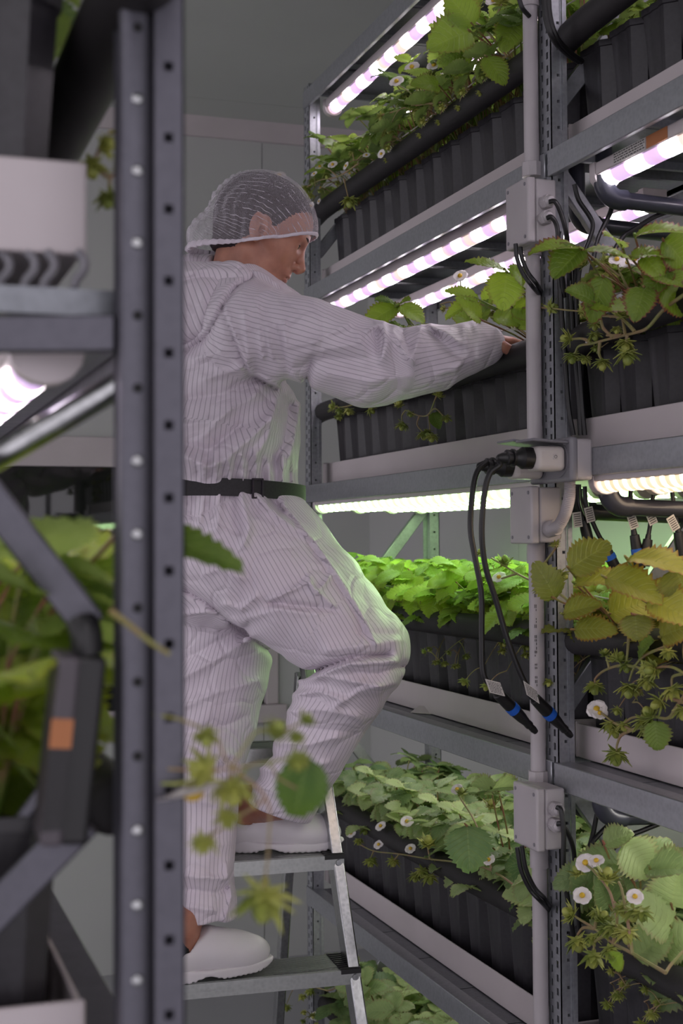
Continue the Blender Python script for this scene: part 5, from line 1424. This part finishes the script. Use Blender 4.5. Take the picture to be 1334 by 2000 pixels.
d = Vector((sm[bk].x-bc.x, sm[bk].y-bc.y, 0)).normalized(); tt = ZV.cross(d); c = sm[bk]+d*.009
mb = MB()
for o_ in (-.011, .011): mb.bar(c+tt*o_-ZV*.019, c+tt*o_+ZV*.019, .0035, .004, d)
for o_ in (-.0185, .0185): mb.bar(c-tt*.012+ZV*o_, c+tt*.012+ZV*o_, .0035, .004, d)
M['buckle'] = simple('black_plastic_slider', '#2b2430', .3, 0, .05); mb.build('slider_buckle', M['buckle'], belt)
# clogs
def clog(fr, nm):
    Mx = Matrix((fr[1], fr[2], ZV)).transposed(); o = fr[0]; A = np.array(Mx, dtype=np.float32)
    def loc(P): return (P-_arr(o))@A
    def upper(P):
        q = loc(P); x, y, z = q[..., 0], q[..., 1], q[..., 2]
        d = ellips(q, (.068, 0, .034), (.074, .046, .040)); d = smin(d, ellips(q, (.0, 0, .046), (.090, .041, .046)), .03)
        d = smin(d, ellips(q, (-.080, 0, .040), (.058, .036, .046)), .03); d = smin(d, rcone(q, (.005, 0, .055), (-.025, 0, .088), .034, .026), .025)
        hole = rcone(q, (-.060, 0, .060), (-.078, 0, .15), .030, .044); hole = smin(hole, ellips(q, (-.04, 0, .05), (.055, .030, .035)), .02)
        d = smax(d, -hole, .006)
        d = smax(d, z-.066-.55*np.clip(x+.055, 0, .1)*1.0, .006)
        return smax(d, -(z-.010), .003)
    def sole(P):
        q = loc(P); x, y, z = q[..., 0], q[..., 1], q[..., 2]
        w = .047-.008*np.cos((x-.06)*16)*-1*0 - .010*np.clip((-x)/.10, 0, 1)
        r_ = np.minimum(1, np.maximum(0, 1-((x-.004)/.144)**2)); half = w*np.sqrt(r_)**.6
        side = np.where(np.abs(x-.004) < .144, np.abs(y)-half, .02)
        lift = .018*np.clip((x-.085)/.06, 0, 1)**2 + .010*np.exp(-((x+.012)/.022)**2)
        tread = .0022*(np.sin(x*520) > .2)*(z < .008)
        top = .022+.008*np.clip((-x-.02)/.06, 0, 1)
        return smax(smax(side*.8, z-top, .005), -(z-lift-tread), .002)
    lo, hi = bounds([Fp(fr, .14, 0, .03), Fp(fr, -.14, 0, .03), Fp(fr, -.03, 0, .10)], [.06, .06, .04], .0)
    V, Fc = surface_nets(upper, lo, hi, .0032); s = link('clog', np_mesh('clog', V, Fc, M['clog']), person)
    lo[2] = fr[0].z-.006; V, Fc = surface_nets(sole, lo, hi, .0028); link('sole', np_mesh('sole', V, Fc, M['clog']), s)
    s['label'] = nm
clog(shoeU, 'white clog on the upper step'); clog(shoeL, 'white clog on the lower step')
mb = MB(); fr = shoeL
mb.tube([Fp(fr, -.104, 0, .050), Fp(fr, -.100, 0, .072), Fp(fr, -.094, 0, .090)], [.032, .034, .036], 20)
sk = surface_nets(lambda P: smax(smax(rcone(P, Fp(fr, -.075, 0, .05), Fp(fr, -.072, 0, .09), .0385, .0405), (P-_arr(Fp(fr, -.052, 0, .085)))@_arr((fr[1]*.55+ZV*.83).normalized()), .004), -(P[..., 2]-fr[0].z-.04), .003), *bounds([Fp(fr, -.07, 0, .07)], [.06], 0), .003)
link('sock', np_mesh('sock', sk[0], sk[1], M['sock']), person)['label'] = 'low black sock'
# ------------------------------------------------------------------ step ladder
lad = empty('step_ladder', (on_z(600, 1896, .728).x, on_z(600, 1896, .728).y, 0), 'aluminium step ladder the person stands on, with black ribbed tread ends', 'ladder')
rise, run = .219, .065
fr0 = on_z(690, 1893, .728); xr = fr0.x+.012; yf = on_z(600, 1896, .728).y
# treads are square to the ladder, whose climbing direction is ld
ax = (on_z(690, 1893, .728)-on_z(380, 1921, .728)); ax.z = 0; ax.normalize(); ld = Vector((-ax.y, ax.x, 0))
if ld.y < 0: ld = -ld
TR = on_z(694, 1893, .728)
def step_pt(k, a, b, c):   # k = step index relative to lower visible step, a = along the tread from the right end, b = depth
    return TR + ax*(-a + .006*(-k)*-1*-1) + ld*(b+run*k) + Vector((0, 0, c+rise*k))
TW = .40
for k in (-2, -1, 0, 1, 2):
    inset = .010*(k); wd_ = TW-.018*k
    def Q(a, b, c): return step_pt(k, a+inset, b, c)
    s_ = None
    mb = MB(); n = 16; dep = .115
    def slab(mb, a0, a1, b0, b1, c0, c1):
        vs = [Q(a, b, c) for c in (c0, c1) for a, b in ((a0, b0), (a1, b0), (a1, b1), (a0, b1))]
        mb.add(vs, [(0, 1, 2, 3), (7, 6, 5, 4), (0, 4, 5, 1), (1, 5, 6, 2), (2, 6, 7, 3), (3, 7, 4, 0)])
    slab(mb, .03, wd_-.03, .004, dep, -.006, -.0015)
    for i in range(n): slab(mb, .03, wd_-.03, .006+i*dep/n, .006+i*dep/n+.0035, -.003, 0)
    slab(mb, -.012, wd_+.012, 0, .0035, -.030, -.001)
    slab(mb, -.012, wd_+.012, dep-.003, dep, -.022, -.001)
    st_ = mb.build('tread', M['alu_step'], lad)
    for a0 in (-.012, wd_-.030):
        mb = MB(); slab(mb, a0, a0+.042, -.002, dep+.004, -.008, .0015)
        for i in range(9): slab(mb, a0, a0+.042, .002+i*.013, .007+i*.013, .001, .0035)
        mb.build('tread_cap', M['black'], lad)
    for a0 in (.0, wd_):
        mb = MB(); c = Q(a0, -.002, -.015); mb.tube([c, c-ld*.003], .006, 14); mb.build('rivet', M['alu'], lad, smooth=True)
for side in (0, 1):
    mb = MB()
    def E(k): return step_pt(k, (.010*k if side == 0 else TW-.018*k+.010*k), .03, -.012) + ax*(.0 if side == 0 else 0)
    a, b = E(-3.2), E(2.9); b_ = a.lerp(b, 1.0); t0 = (0-a.z)/(b.z-a.z); a = a+(b-a)*t0
    mb.bar(a+Vector((0, 0, .012)), b, .024, .052, ld); mb.build('rail', M['alu'], lad, bevel=.003)
    mb = MB(); mb.bar(a, a+(b-a)*.014, .030, .058, ld); mb.build('foot', M['black'], lad, bevel=.003)
    # rear leg
    top = E(2.7)+ld*.07; bot = Vector((top.x, top.y, 0))+ld*.36 - ax*(.0)
    ta = on_z(532, 1895, .728) if side == 0 else None
    mb = MB(); mb.bar(bot+Vector((0, 0, .01)), top, .022, .030, ld); mb.build('rear_leg', M['alu'], lad, bevel=.003)
    mb = MB(); mb.bar(bot, bot+(top-bot)*.016, .028, .036, ld); mb.build('foot', M['black'], lad, bevel=.003)
# ------------------------------------------------------------------ single leaves and flower trusses that stand out
def wl(o, p):
    return Matrix.Rotation(-o.rotation_euler.z, 3, 'Z') @ (Vector(p)-Vector(o.location))
def own_leaves(key, mat, items, zdef):
    """items: (base px, tip px, width, tilt towards viewer, tone[, base depth, tip depth])"""
    o = PLANT[key]; mb, tones, sb = MB(), [], MB(); rg = random.Random(str(key)+str(items[0][0]))
    for it in items:
        b, t_, w, tilt, tone = it[:5]; z0, z1 = (it[5:7] if len(it) > 6 else (zdef, zdef-.02))
        tilt = tilt*.72; p, q = W(b[0], b[1], z0), W(t_[0], t_[1], z1+rg.uniform(-.03, .02)); d = q-p; L = d.length
        toc = (CAM-p).normalized(); up = (ZV_*(1-tilt)+toc*tilt)
        sub_ = MB(); leaflet(sub_, tones, p, d, up, L, w*1.08, rg.uniform(.2, .5), rg.uniform(.15, .4), tone, n=22, m=4, rg=rg)
        mb.add([wl(o, v) for v in sub_.v], sub_.f, sub_.uv)
        crown = Vector(o.location)+Vector((rg.uniform(-.02, .02), rg.uniform(-.02, .02), PH))
        mid = p.lerp(crown, .5)+Vector((0, 0, .015))-d*.15
        sb.tube([wl(o, v) for v in catmull([crown, mid, p, p+d*.03], 6)], .0019, 6)
    f = finish_foliage(mb, tones, 'foliage', mat, o); sb.build('leaf_stalk', M['stem'], o, smooth=True, local=True); return f
ZV_ = Vector((0, 0, 1))
def own_truss(key, plane, paths, ends, r=.0022, mat='truss', leaves=()):
    """paths in picture positions on the plane given ('x', value) or ('Z', depth)"""
    o = PLANT[key]
    P = (lambda px, py: on_x(px, py, plane[1])) if plane[0] == 'x' else (lambda px, py: W(px, py, plane[1]))
    pp = [[wl(o, P(*q)) for q in path] for path in paths]
    if plane[0] == 'x' and len(paths) > 0:      # back over the foam tube to the plant's crown
        s0 = pp[0][0]; cr = Vector((0, 0, PH-.01)); top = Vector((-.085, s0.y*.6, max(s0.z+.01, PH+.085)))
        pp.append([s0, s0.lerp(top, .5)+Vector((-.012, 0, -.005)), top, Vector((-.04, s0.y*.2, PH+.05)), cr])
    ee = []
    for e in ends:
        x, y, kind, s = e[:4]; d = Vector((0, 0, -1)) if kind == 'b' else Vector((-.45, -.5, .7))
        if len(e) > 4: a = R(e[4]); d = (RV_*math.cos(a)+ZV_*math.sin(a))
        d = d + Vector((rnd.uniform(-.25, .25), rnd.uniform(-.25, .25), 0))
        ee.append((wl(o, P(x, y)), Matrix.Rotation(-o.rotation_euler.z, 3, 'Z') @ d, kind, s))
    t = truss(o, None, pp, ee, r=r, mat=mat)
    if leaves:
        mb, tones = MB(), []
        for (b, q, w, tilt, tone) in leaves:
            p, e = P(*b), P(*q); s_ = MB(); leaflet(s_, tones, p, e-p, ZV_*(1-tilt)+(CAM-p).normalized()*tilt, (e-p).length, w, .3, .2, tone, n=16)
            mb.add([wl(o, v) for v in s_.v], s_.f, s_.uv)
        finish_foliage(mb, tones, 'foliage', 'leaf_top', o)
    return t
RV_ = _R0
# second shelf, near bay
own_leaves(('near', 1, 0, 1), 'leaf_red', [((1137, 487), (1041, 472), .062, .42, .55), ((1137, 487), (1082, 530), .058, .7, .1), ((1140, 490), (1234, 476), .060, .4, .7),
    ((1215, 482), (1190, 447), .045, .6, .8), ((1160, 590), (1120, 560), .04, .8, .1), ((1180, 540), (1150, 620), .05, .8, .3), ((1150, 600), (1240, 585), .045, .6, .8)], 2.36)
own_leaves(('near', 1, 0, 2), 'leaf_red', [((1232, 503), (1310, 480), .052, .5, .8), ((1240, 462), (1350, 428), .062, .42, .6), ((1255, 500), (1296, 530), .05, .7, .7), ((1295, 470), (1350, 510), .07, .8, .4),
    ((1260, 560), (1240, 610), .05, .7, .3), ((1290, 560), (1345, 600), .06, .7, .5), ((1310, 530), (1260, 560), .05, .6, .2), ((1290, 540), (1340, 545), .06, .5, .5)], 2.28)
# second shelf, far bay, by the hand
own_leaves(('far', 1, 0, 1), 'leaf_top', [((990, 530), (917, 496), .050, .45, .45), ((990, 532), (982, 596), .070, 1.0, .9), ((1030, 560), (1012, 520), .05, .8, .5), ((935, 585), (880, 558), .036, .7, .9), ((930, 590), (868, 606), .04, .6, .8),
    ((962, 622), (1030, 615), .050, .7, .6), ((940, 625), (905, 580), .045, .8, .8), ((1000, 600), (1040, 610), .05, .8, .9), ((1010, 640), (1045, 600), .05, .8, .7)], 2.78)
own_leaves(('far', 1, 0, 3), 'leaf_top', [((930, 640), (890, 600), .045, .8, .5), ((945, 600), (960, 560), .045, .8, .8), ((930, 640), (945, 590), .05, .7, .3)], 2.93)
own_leaves(('far', 1, 0, 6), 'leaf_top', [((776, 598), (712, 622), .056, .8, .75), ((776, 596), (742, 574), .034, .6, .1), ((780, 597), (827, 618), .050, .6, .75), ((778, 598), (795, 580), .035, .7, .6), ((790, 640), (760, 625), .04, .4, .3), ((800, 640), (840, 632), .04, .4, .5)], 3.2)
own_leaves(('far', 1, 0, 9), 'leaf_top', [((700, 640), (668, 622), .04, .5, .5), ((700, 640), (730, 632), .04, .5, .4)], 3.5)
own_truss(('far', 1, 0, 0), ('x', 1.232), [[(1045, 665), (1010, 640), (960, 610), (905, 600), (865, 603)], [(960, 610), (985, 600), (1000, 603)], [(905, 600), (900, 560), (899, 545)], [(960, 610), (925, 615)], [(1045, 600), (1075, 602), (1110, 606), (1137, 608)], [(1000, 603), (1040, 600)], [(905, 600), (880, 590), (860, 594)], [(1010, 640), (985, 612)], [(1040, 600), (1036, 570), (1032, 560)]],
    [(899, 540, 'f', 1.5), (984, 607, 'f', 1.6), (1036, 557, 'f', 1.2), (925, 620, 'b', 1.2, 200), (1075, 602, 'b', 1.5, 20), (1050, 598, 'b', 1.2, -20), (1135, 610, 'b', 1.1, 10), (868, 603, 'b', .9, 180), (915, 612, 'b', 1.1), (895, 615, 'b', 1), (1010, 640, 'f', 1.1), (960, 612, 'b', 1)])
own_truss(('far', 1, 0, 4), ('x', 1.238), [[(860, 752), (849, 782), (837, 809), (819, 812), (792, 801)], [(819, 812), (815, 830), (830, 848)], [(837, 809), (850, 798), (866, 812)], [(792, 801), (785, 812), (786, 826)], [(860, 752), (854, 772)], [(837, 809), (840, 840)]],
    [(781, 792, 'b', 1.2, 120), (787, 828, 'b', 1.5), (803, 806, 'b', 1.0), (826, 846, 'b', 1.5), (845, 850, 'b', 1.5), (854, 772, 'b', 1.4, 60), (871, 814, 'b', 1.2), (835, 842, 'b', 1.2)], r=.0022, leaves=[((846, 806), (856, 832), .03, 1, .1)])
own_truss(('far', 1, 0, 8), ('x', 1.238), [[(705, 780), (690, 790), (670, 795), (655, 795)], [(712, 788), (722, 798)]], [(652, 796, 'b', 1.4, 150), (664, 800, 'b', 1.3), (682, 800, 'b', 1.4), (661, 812, 'b', 1.1), (722, 800, 'b', 1.4, -40)])
# hanging truss over the tube, second shelf near bay
own_truss(('near', 1, 0, 2), ('x', 1.228), [[(1350, 566), (1334, 577), (1296, 605), (1265, 640), (1240, 650), (1198, 660), (1156, 671), (1131, 676), (1123, 690)], [(1156, 671), (1140, 662), (1118, 662)], [(1198, 660), (1178, 640), (1170, 615), (1150, 612)], [(1215, 655), (1185, 655)], [(1240, 648), (1215, 622), (1195, 618), (1170, 617)], [(1222, 655), (1216, 625)], [(1225, 654), (1223, 690)], [(1172, 668), (1170, 690), (1176, 704)]],
    [(1112, 662, 'b', 1.5, 170), (1118, 693, 'b', 1.5), (1178, 706, 'b', 1.5), (1222, 670, 'b', 1.6), (1224, 690, 'b', 1.9), (1163, 631, 'b', 1.2), (1160, 652, 'b', 1.2), (1216, 618, 'b', 1.6, 80), (1140, 607, 'b', 1.3, 60), (1205, 640, 'b', 1.0)], r=.0032)
own_truss(('near', 1, 0, 3), ('x', 1.27), [[(1250, 605), (1225, 560), (1210, 530), (1205, 510)], [(1225, 560), (1190, 545), (1160, 535)], [(1210, 530), (1235, 510)], [(1212, 540), (1180, 515)]],
    [(1140, 518, 'b', 1.3, 120), (1184, 536, 'b', 1.7, -60), (1205, 508, 'f', 1.3), (1228, 514, 'f', 1.5), (1240, 508, 'f', 1.3), (1200, 500, 'b', 1.1, 90), (1180, 512, 'b', 1.2, 60), (1165, 515, 'b', .9, 90)], r=.0024)
# third shelf, near bay
own_leaves(('near', 2, 0, 1), 'leaf_old', [((1112, 1112), (1182, 1058), .062, .85, .15), ((1122, 1140), (1232, 1116), .055, .5, .7), ((1085, 1170), (1058, 1108), .05, .9, .1), ((1190, 1200), (1280, 1160), .085, .75, .95),
    ((1100, 1200), (1160, 1170), .05, .7, .5), ((1120, 1230), (1190, 1215), .05, .8, .4)], 2.38)
own_leaves(('near', 2, 0, 3), 'leaf_old', [((1182, 1128), (1292, 1150), .07, .62, .6), ((1224, 1092), (1345, 1084), .068, .4, .8), ((1268, 1168), (1350, 1200), .07, .75, .9), ((1318, 1110), (1345, 1165), .075, .95, .05), ((1290, 1245), (1345, 1210), .06, .8, .4), ((1240, 1200), (1245, 1245), .05, .8, .15)], 2.26)
own_truss(('near', 2, 0, 1), ('x', 1.226), [[(1228, 1238), (1226, 1270), (1224, 1290)], [(1303, 1262), (1260, 1280), (1238, 1305), (1229, 1330)], [(1240, 1302), (1210, 1300), (1180, 1310), (1163, 1325), (1162, 1334)], [(1190, 1305), (1183, 1280)], [(1350, 1325), (1318, 1305), (1296, 1302), (1278, 1306)], [(1334, 1316), (1314, 1322), (1312, 1340)], [(1240, 1300), (1262, 1312)]],
    [(1162, 1337, 'b', 1.7), (1228, 1341, 'b', 1.8), (1182, 1279, 'b', 1.0, 90), (1208, 1289, 'b', 1.4, 60), (1222, 1298, 'b', 1.3), (1258, 1305, 'b', 1.6, -30), (1263, 1328, 'b', 1.6), (1278, 1307, 'b', 1.6, 190), (1312, 1345, 'b', 1.9), (1305, 1272, 'b', 1.3), (1200, 1290, 'b', 1.1, 100)], r=.0028, leaves=[((1275, 1252), (1232, 1277), .035, .7, .3)])
own_truss(('near', 2, 0, 2), ('x', 1.224), [[(1350, 1330), (1334, 1362), (1318, 1385), (1303, 1403), (1268, 1398), (1235, 1402), (1220, 1412)], [(1268, 1402), (1240, 1425), (1222, 1420), (1200, 1412), (1182, 1398), (1168, 1388)], [(1245, 1422), (1215, 1435), (1206, 1452), (1204, 1466)], [(1334, 1372), (1308, 1364), (1292, 1368)]],
    [(1204, 1471, 'b', 2.0), (1166, 1386, 'f', 1.6), (1172, 1394, 'f', 1.2), (1192, 1412, 'b', 1.6), (1200, 1426, 'b', 1.3), (1258, 1406, 'b', 1.9), (1272, 1400, 'b', 1.7, 120), (1264, 1422, 'b', 1.5), (1290, 1370, 'b', 1.6, 220), (1334, 1385, 'b', 1.6), (1218, 1414, 'b', 1.2)], r=.003, leaves=[((1278, 1408), (1286, 1464), .045, 1, .2)])
own_truss(('near', 2, 0, 0), ('x', 1.22), [[(1140, 1205), (1100, 1165), (1060, 1145), (1010, 1120), (960, 1090)], [(1060, 1145), (1048, 1120), (1060, 1100)], [(1010, 1120), (980, 1130)], [(1048, 1120), (1085, 1070), (1078, 1062)]],
    [(1058, 1142, 'b', 1.6, 160), (1095, 1122, 'b', 1.3, -30), (985, 1100, 'b', 1.5, 80), (975, 1128, 'f', 1.3), (940, 1082, 'b', 1.0, 120), (1085, 1065, 'b', 1.0, 90)], r=.0028)
# fourth shelf
own_leaves(('near', 3, 0, 1), 'leaf_pale', [((1150, 1702), (1082, 1716), .05, .8, .1), ((1216, 1690), (1130, 1672), .07, .5, .3), ((1218, 1648), (1275, 1705), .075, .9, .95), ((1160, 1760), (1140, 1700), .06, .9, .05), ((1190, 1770), (1175, 1720), .06, .9, .15), ((1250, 1700), (1300, 1640), .06, .8, .3), ((1180, 1650), (1230, 1620), .05, .6, .6)], 2.50)
own_leaves(('near', 3, 0, 2), 'leaf_pale', [((1312, 1812), (1255, 1757), .082, .9, .95), ((1312, 1770), (1322, 1706), .075, .9, .85), ((1345, 1880), (1276, 1962), .085, 1.0, .25), ((1242, 1870), (1305, 1815), .07, .8, .75), ((1300, 1860), (1345, 1815), .07, .8, .9), ((1270, 1700), (1330, 1680), .07, .6, .4)], 2.36)
own_truss(('near', 3, 0, 2), ('x', 1.175), [[(1300, 1900), (1235, 1862), (1198, 1842), (1162, 1814), (1134, 1797), (1122, 1789)], [(1235, 1862), (1226, 1800), (1215, 1740), (1208, 1722)], [(1205, 1795), (1190, 1740), (1160, 1702), (1145, 1690)], [(1198, 1842), (1205, 1795), (1200, 1760)], [(1162, 1814), (1140, 1812), (1128, 1825)], [(1180, 1828), (1162, 1840), (1160, 1855)], [(1226, 1800), (1240, 1775)], [(1162, 1814), (1165, 1790)], [(1230, 1850), (1215, 1820)]],
    [(1118, 1786, 'b', 1.7, 160), (1127, 1836, 'b', 1.9), (1155, 1828, 'b', 1.4), (1160, 1866, 'b', 2.0), (1190, 1852, 'b', 1.6), (1176, 1797, 'b', 1.5, 60), (1225, 1820, 'b', 1.8), (1144, 1686, 'f', 1.5), (1165, 1682, 'f', 1.2), (1183, 1716, 'b', 1.8, 60), (1137, 1750, 'f', 1.4), (1240, 1752, 'f', 1.2), (1236, 1778, 'b', 1.7), (1215, 1770, 'b', 1.5), (1130, 1705, 'b', 1.3, 120), (1200, 1810, 'b', 1.6), (1165, 1780, 'b', 1.2), (1215, 1815, 'b', 1.4), (1182, 1812, 'b', 1.5), (1255, 1780, 'b', 1.5)], r=.003, leaves=[((1212, 1862), (1186, 1892), .035, .9, .7)])
own_truss(('far', 3, 0, 2), ('x', 1.24), [[(1020, 1740), (960, 1700), (900, 1685), (840, 1678), (780, 1668), (730, 1662), (695, 1645)], [(840, 1678), (835, 1655)], [(730, 1662), (724, 1676)], [(780, 1668), (770, 1680)], [(950, 1660), (925, 1600), (900, 1560), (895, 1545)], [(960, 1700), (950, 1660)]],
    [(836, 1648, 'b', 1.9, 80), (826, 1700, 'b', 1.7), (812, 1708, 'b', 1.6), (838, 1712, 'b', 1.7), (724, 1680, 'b', 1.6), (768, 1680, 'b', 1.5), (740, 1650, 'f', 1.2), (700, 1640, 'b', 1.3), (686, 1628, 'f', 1.2), (795, 1605, 'f', 1.4), (744, 1614, 'f', 1.3), (802, 1658, 'f', 1.2), (712, 1620, 'b', 1.3), (902, 1550, 'b', 1.2, 90), (893, 1542, 'f', 1.2), (960, 1575, 'b', 1.4, 90), (955, 1680, 'f', 1.2)], r=.0024)
own_leaves(('far', 3, 0, 3), 'leaf_pale', [((912, 1612), (918, 1690), .085, 1.0, .05), ((960, 1545), (1000, 1520), .08, .4, .9), ((975, 1550), (930, 1525), .07, .4, .95)], 2.85)
own_truss(('far', 4, 0, 11), ('x', 1.22), [[(640, 1935), (600, 1925), (575, 1930), (560, 1960)], [(600, 1925), (585, 1900), (570, 1895)]], [(572, 1893, 'b', 1.6, 90), (590, 1905, 'b', 1.2), (560, 1965, 'b', 1.4), (605, 1935, 'b', 1.3), (618, 1985, 'f', 1.5), (590, 1945, 'b', 1.2)], r=.002)
# top shelf, hanging over the far end and in front of the tube
own_truss(('far', 0, 0, 11), ('x', 1.20), [[(700, 320), (660, 345), (625, 352), (590, 368), (560, 362)], [(590, 368), (560, 372), (545, 360), (546, 348)], [(660, 345), (640, 330), (615, 325)], [(672, 350), (680, 385)]],
    [(546, 343, 'f', 1.7), (598, 366, 'b', 1.6), (575, 366, 'b', 1.4), (683, 390, 'b', 2.0), (612, 352, 'b', 1.3), (625, 326, 'f', 1.2), (640, 340, 'b', 1.3), (605, 380, 'b', 1.2), (565, 362, 'b', 1.2, 100), (650, 322, 'f', 1.2)], r=.0022)
own_truss(('far', 0, 0, 7), ('x', 1.22), [[(860, 200), (820, 205), (780, 215), (760, 250)], [(820, 205), (800, 180), (775, 165)], [(780, 215), (745, 225)]], [(775, 160, 'f', 1.6), (805, 132, 'f', 1.6), (848, 128, 'f', 1.5), (790, 185, 'b', 1.4), (760, 250, 'b', 1.4), (745, 226, 'b', 1.3), (800, 200, 'b', 1.5), (820, 190, 'b', 1.3), (810, 215, 'b', 1.3), (840, 150, 'b', 1.3, 80)], r=.0022)
own_truss(('far', 0, 0, 4), ('x', 1.24), [[(990, 110), (950, 60), (910, 35), (890, 50)], [(950, 60), (975, 20), (980, 8)]], [(980, 5, 'b', 1.9, 80), (930, 20, 'b', 1.4, 90), (900, 30, 'b', 1.3), (965, 2, 'f', 1.6), (895, 50, 'f', 1.4), (940, 55, 'b', 1.4)], r=.0024)
own_leaves(('far', 0, 0, 2), 'leaf_top', [((925, 50), (882, -10), .07, .9, .7), ((920, 62), (848, 78), .085, .9, .75), ((1000, 60), (1030, 20), .06, .8, .5), ((1010, 40), (985, 90), .06, .8, .9), ((950, 110), (985, 150), .05, .7, .8)], 2.9)
own_leaves(('far', 0, 0, 5), 'leaf_top', [((905, 100), (860, 110), .06, .8, .7), ((880, 150), (905, 100), .07, .8, .8), ((860, 170), (820, 150), .05, .8, .5)], 3.1)
# --- left rack, out of focus
own_leaves(('left', 2, 0, 0), 'leaf_lush', [((40, 1100), (238, 1030), .050, .55, .95), ((150, 1085), (240, 1160), .040, .7, .1), ((-10, 1170), (130, 1310), .075, .9, .1), ((-40, 1110), (50, 1190), .06, .7, .9)], 1.12)
own_leaves(('left', 2, 1, 0), 'leaf_lush', [((-20, 1400), (105, 1355), .04, .7, .7), ((-10, 1560), (90, 1500), .05, .8, .05), ((60, 1090), (130, 1040), .05, .5, .9), ((-30, 1300), (40, 1360), .05, .8, .5)], 1.1)
own_leaves(('left', 2, 0, 1), 'leaf_red', [((235, 1035), (447, 1052), .028, .75, .15)], 1.05)
own_truss(('left', 2, 0, 1), ('Z', .97), [[(300, 1395), (360, 1408), (420, 1440), (452, 1497), (520, 1490), (545, 1520), (580, 1540)], [(452, 1497), (500, 1430), (540, 1430), (590, 1412)], [(452, 1497), (520, 1560), (525, 1640), (516, 1740)], [(300, 1500), (400, 1505), (452, 1500)], [(420, 1440), (404, 1430)], [(452, 1500), (450, 1530)], [(520, 1490), (580, 1478)], [(520, 1560), (460, 1600), (400, 1640)]],
    [(404, 1430, 'b', .9), (407, 1502, 'b', 1.3, 180), (452, 1530, 'b', 1.4), (535, 1432, 'b', .9, 60), (580, 1435, 'b', .6), (596, 1410, 'b', .6, 60), (584, 1478, 'b', .9), (445, 1590, 'b', .9), (397, 1640, 'b', .9), (516, 1745, 'b', 1.8), (375, 1535, 'f', 2.2, -80)], r=.0012, leaves=[((600, 1480), (575, 1600), .036, 1, .02)])
own_truss(('left', 2, 0, 0), ('Z', .92), [[(215, 1192), (258, 1225), (295, 1255), (332, 1278)]], [], r=.0024, mat='stem')
own_truss(('left', 1, 0, 0), ('Z', 1.15), [[(150, 345), (185, 310), (200, 275), (218, 262)], [(200, 340), (215, 345), (236, 330)], [(185, 310), (178, 322)], [(215, 345), (212, 380)]], [(203, 284, 'b', 1, 0), (178, 320, 'b', 1.2), (213, 384, 'b', 1), (219, 262, 'f', .7), (232, 332, 'b', .7, 40)], r=.0018)

# small white wedges lying on the shelves
for (x0, x1, yy, k, lb) in ((800, 852, 1392, 2, 'third'), (832, 886, 1848, 3, 'fourth')):
    z = BM[k+1]; a, b = on_z(x0, yy, z), on_z(x1, yy+4, z); d = (b-a).normalized(); n_ = Vector((-d.y, d.x, 0)); h_ = .016
    mb = MB(); mb.add([a, b, b+n_*.03, a+n_*.03, a+n_*.022+ZV_*h_+d*.012, b+n_*.022+ZV_*h_-d*.004], [(3, 2, 1, 0), (0, 1, 5, 4), (1, 2, 5), (2, 3, 4, 5), (3, 0, 4)])
    tag(mb.build('shelf_wedge', M['pvc'], None, bevel=.0015), 'small white plastic wedge lying on the %s shelf before the gutter' % lb, 'wedge')
# ------------------------------------------------------------------ light and view
wd = bpy.data.worlds.new('world'); sc.world = wd; wd.use_nodes = True
bg = wd.node_tree.nodes['Background']; bg.inputs[0].default_value = (.93, .88, .96, 1); bg.inputs[1].default_value = 1.0
sc.view_settings.view_transform = 'Standard'; sc.view_settings.look = 'None'
sc.view_settings.gamma = 1; sc.view_settings.use_curve_mapping = False
sc.view_settings.exposure = .32

t = NT('fill_panel_glow'); t.b.inputs['Emission Color'].default_value = (1, .93, .97, 1); t.b.inputs['Emission Strength'].default_value = 2.6
M['fill_glow'] = t.m
for i, (x, y) in enumerate(((.25, -.9), (-1.2, 1.0))):  # glowing panels added out of view to raise the ambient light
    g = empty('added_fill_panel', (x, y, CEIL), 'added white fill light panel on the ceiling, out of view', 'light', 'added fill light panels')
    mb = MB(); mb.box((x-.32, y-.62, CEIL-.03), (x+.32, y+.62, CEIL)); mb.build('frame', M['pvc'], g)
    mb = MB(); mb.box((x-.3, y-.6, CEIL-.034), (x+.3, y+.6, CEIL-.031)); mb.build('diffuser', M['fill_glow'], g)
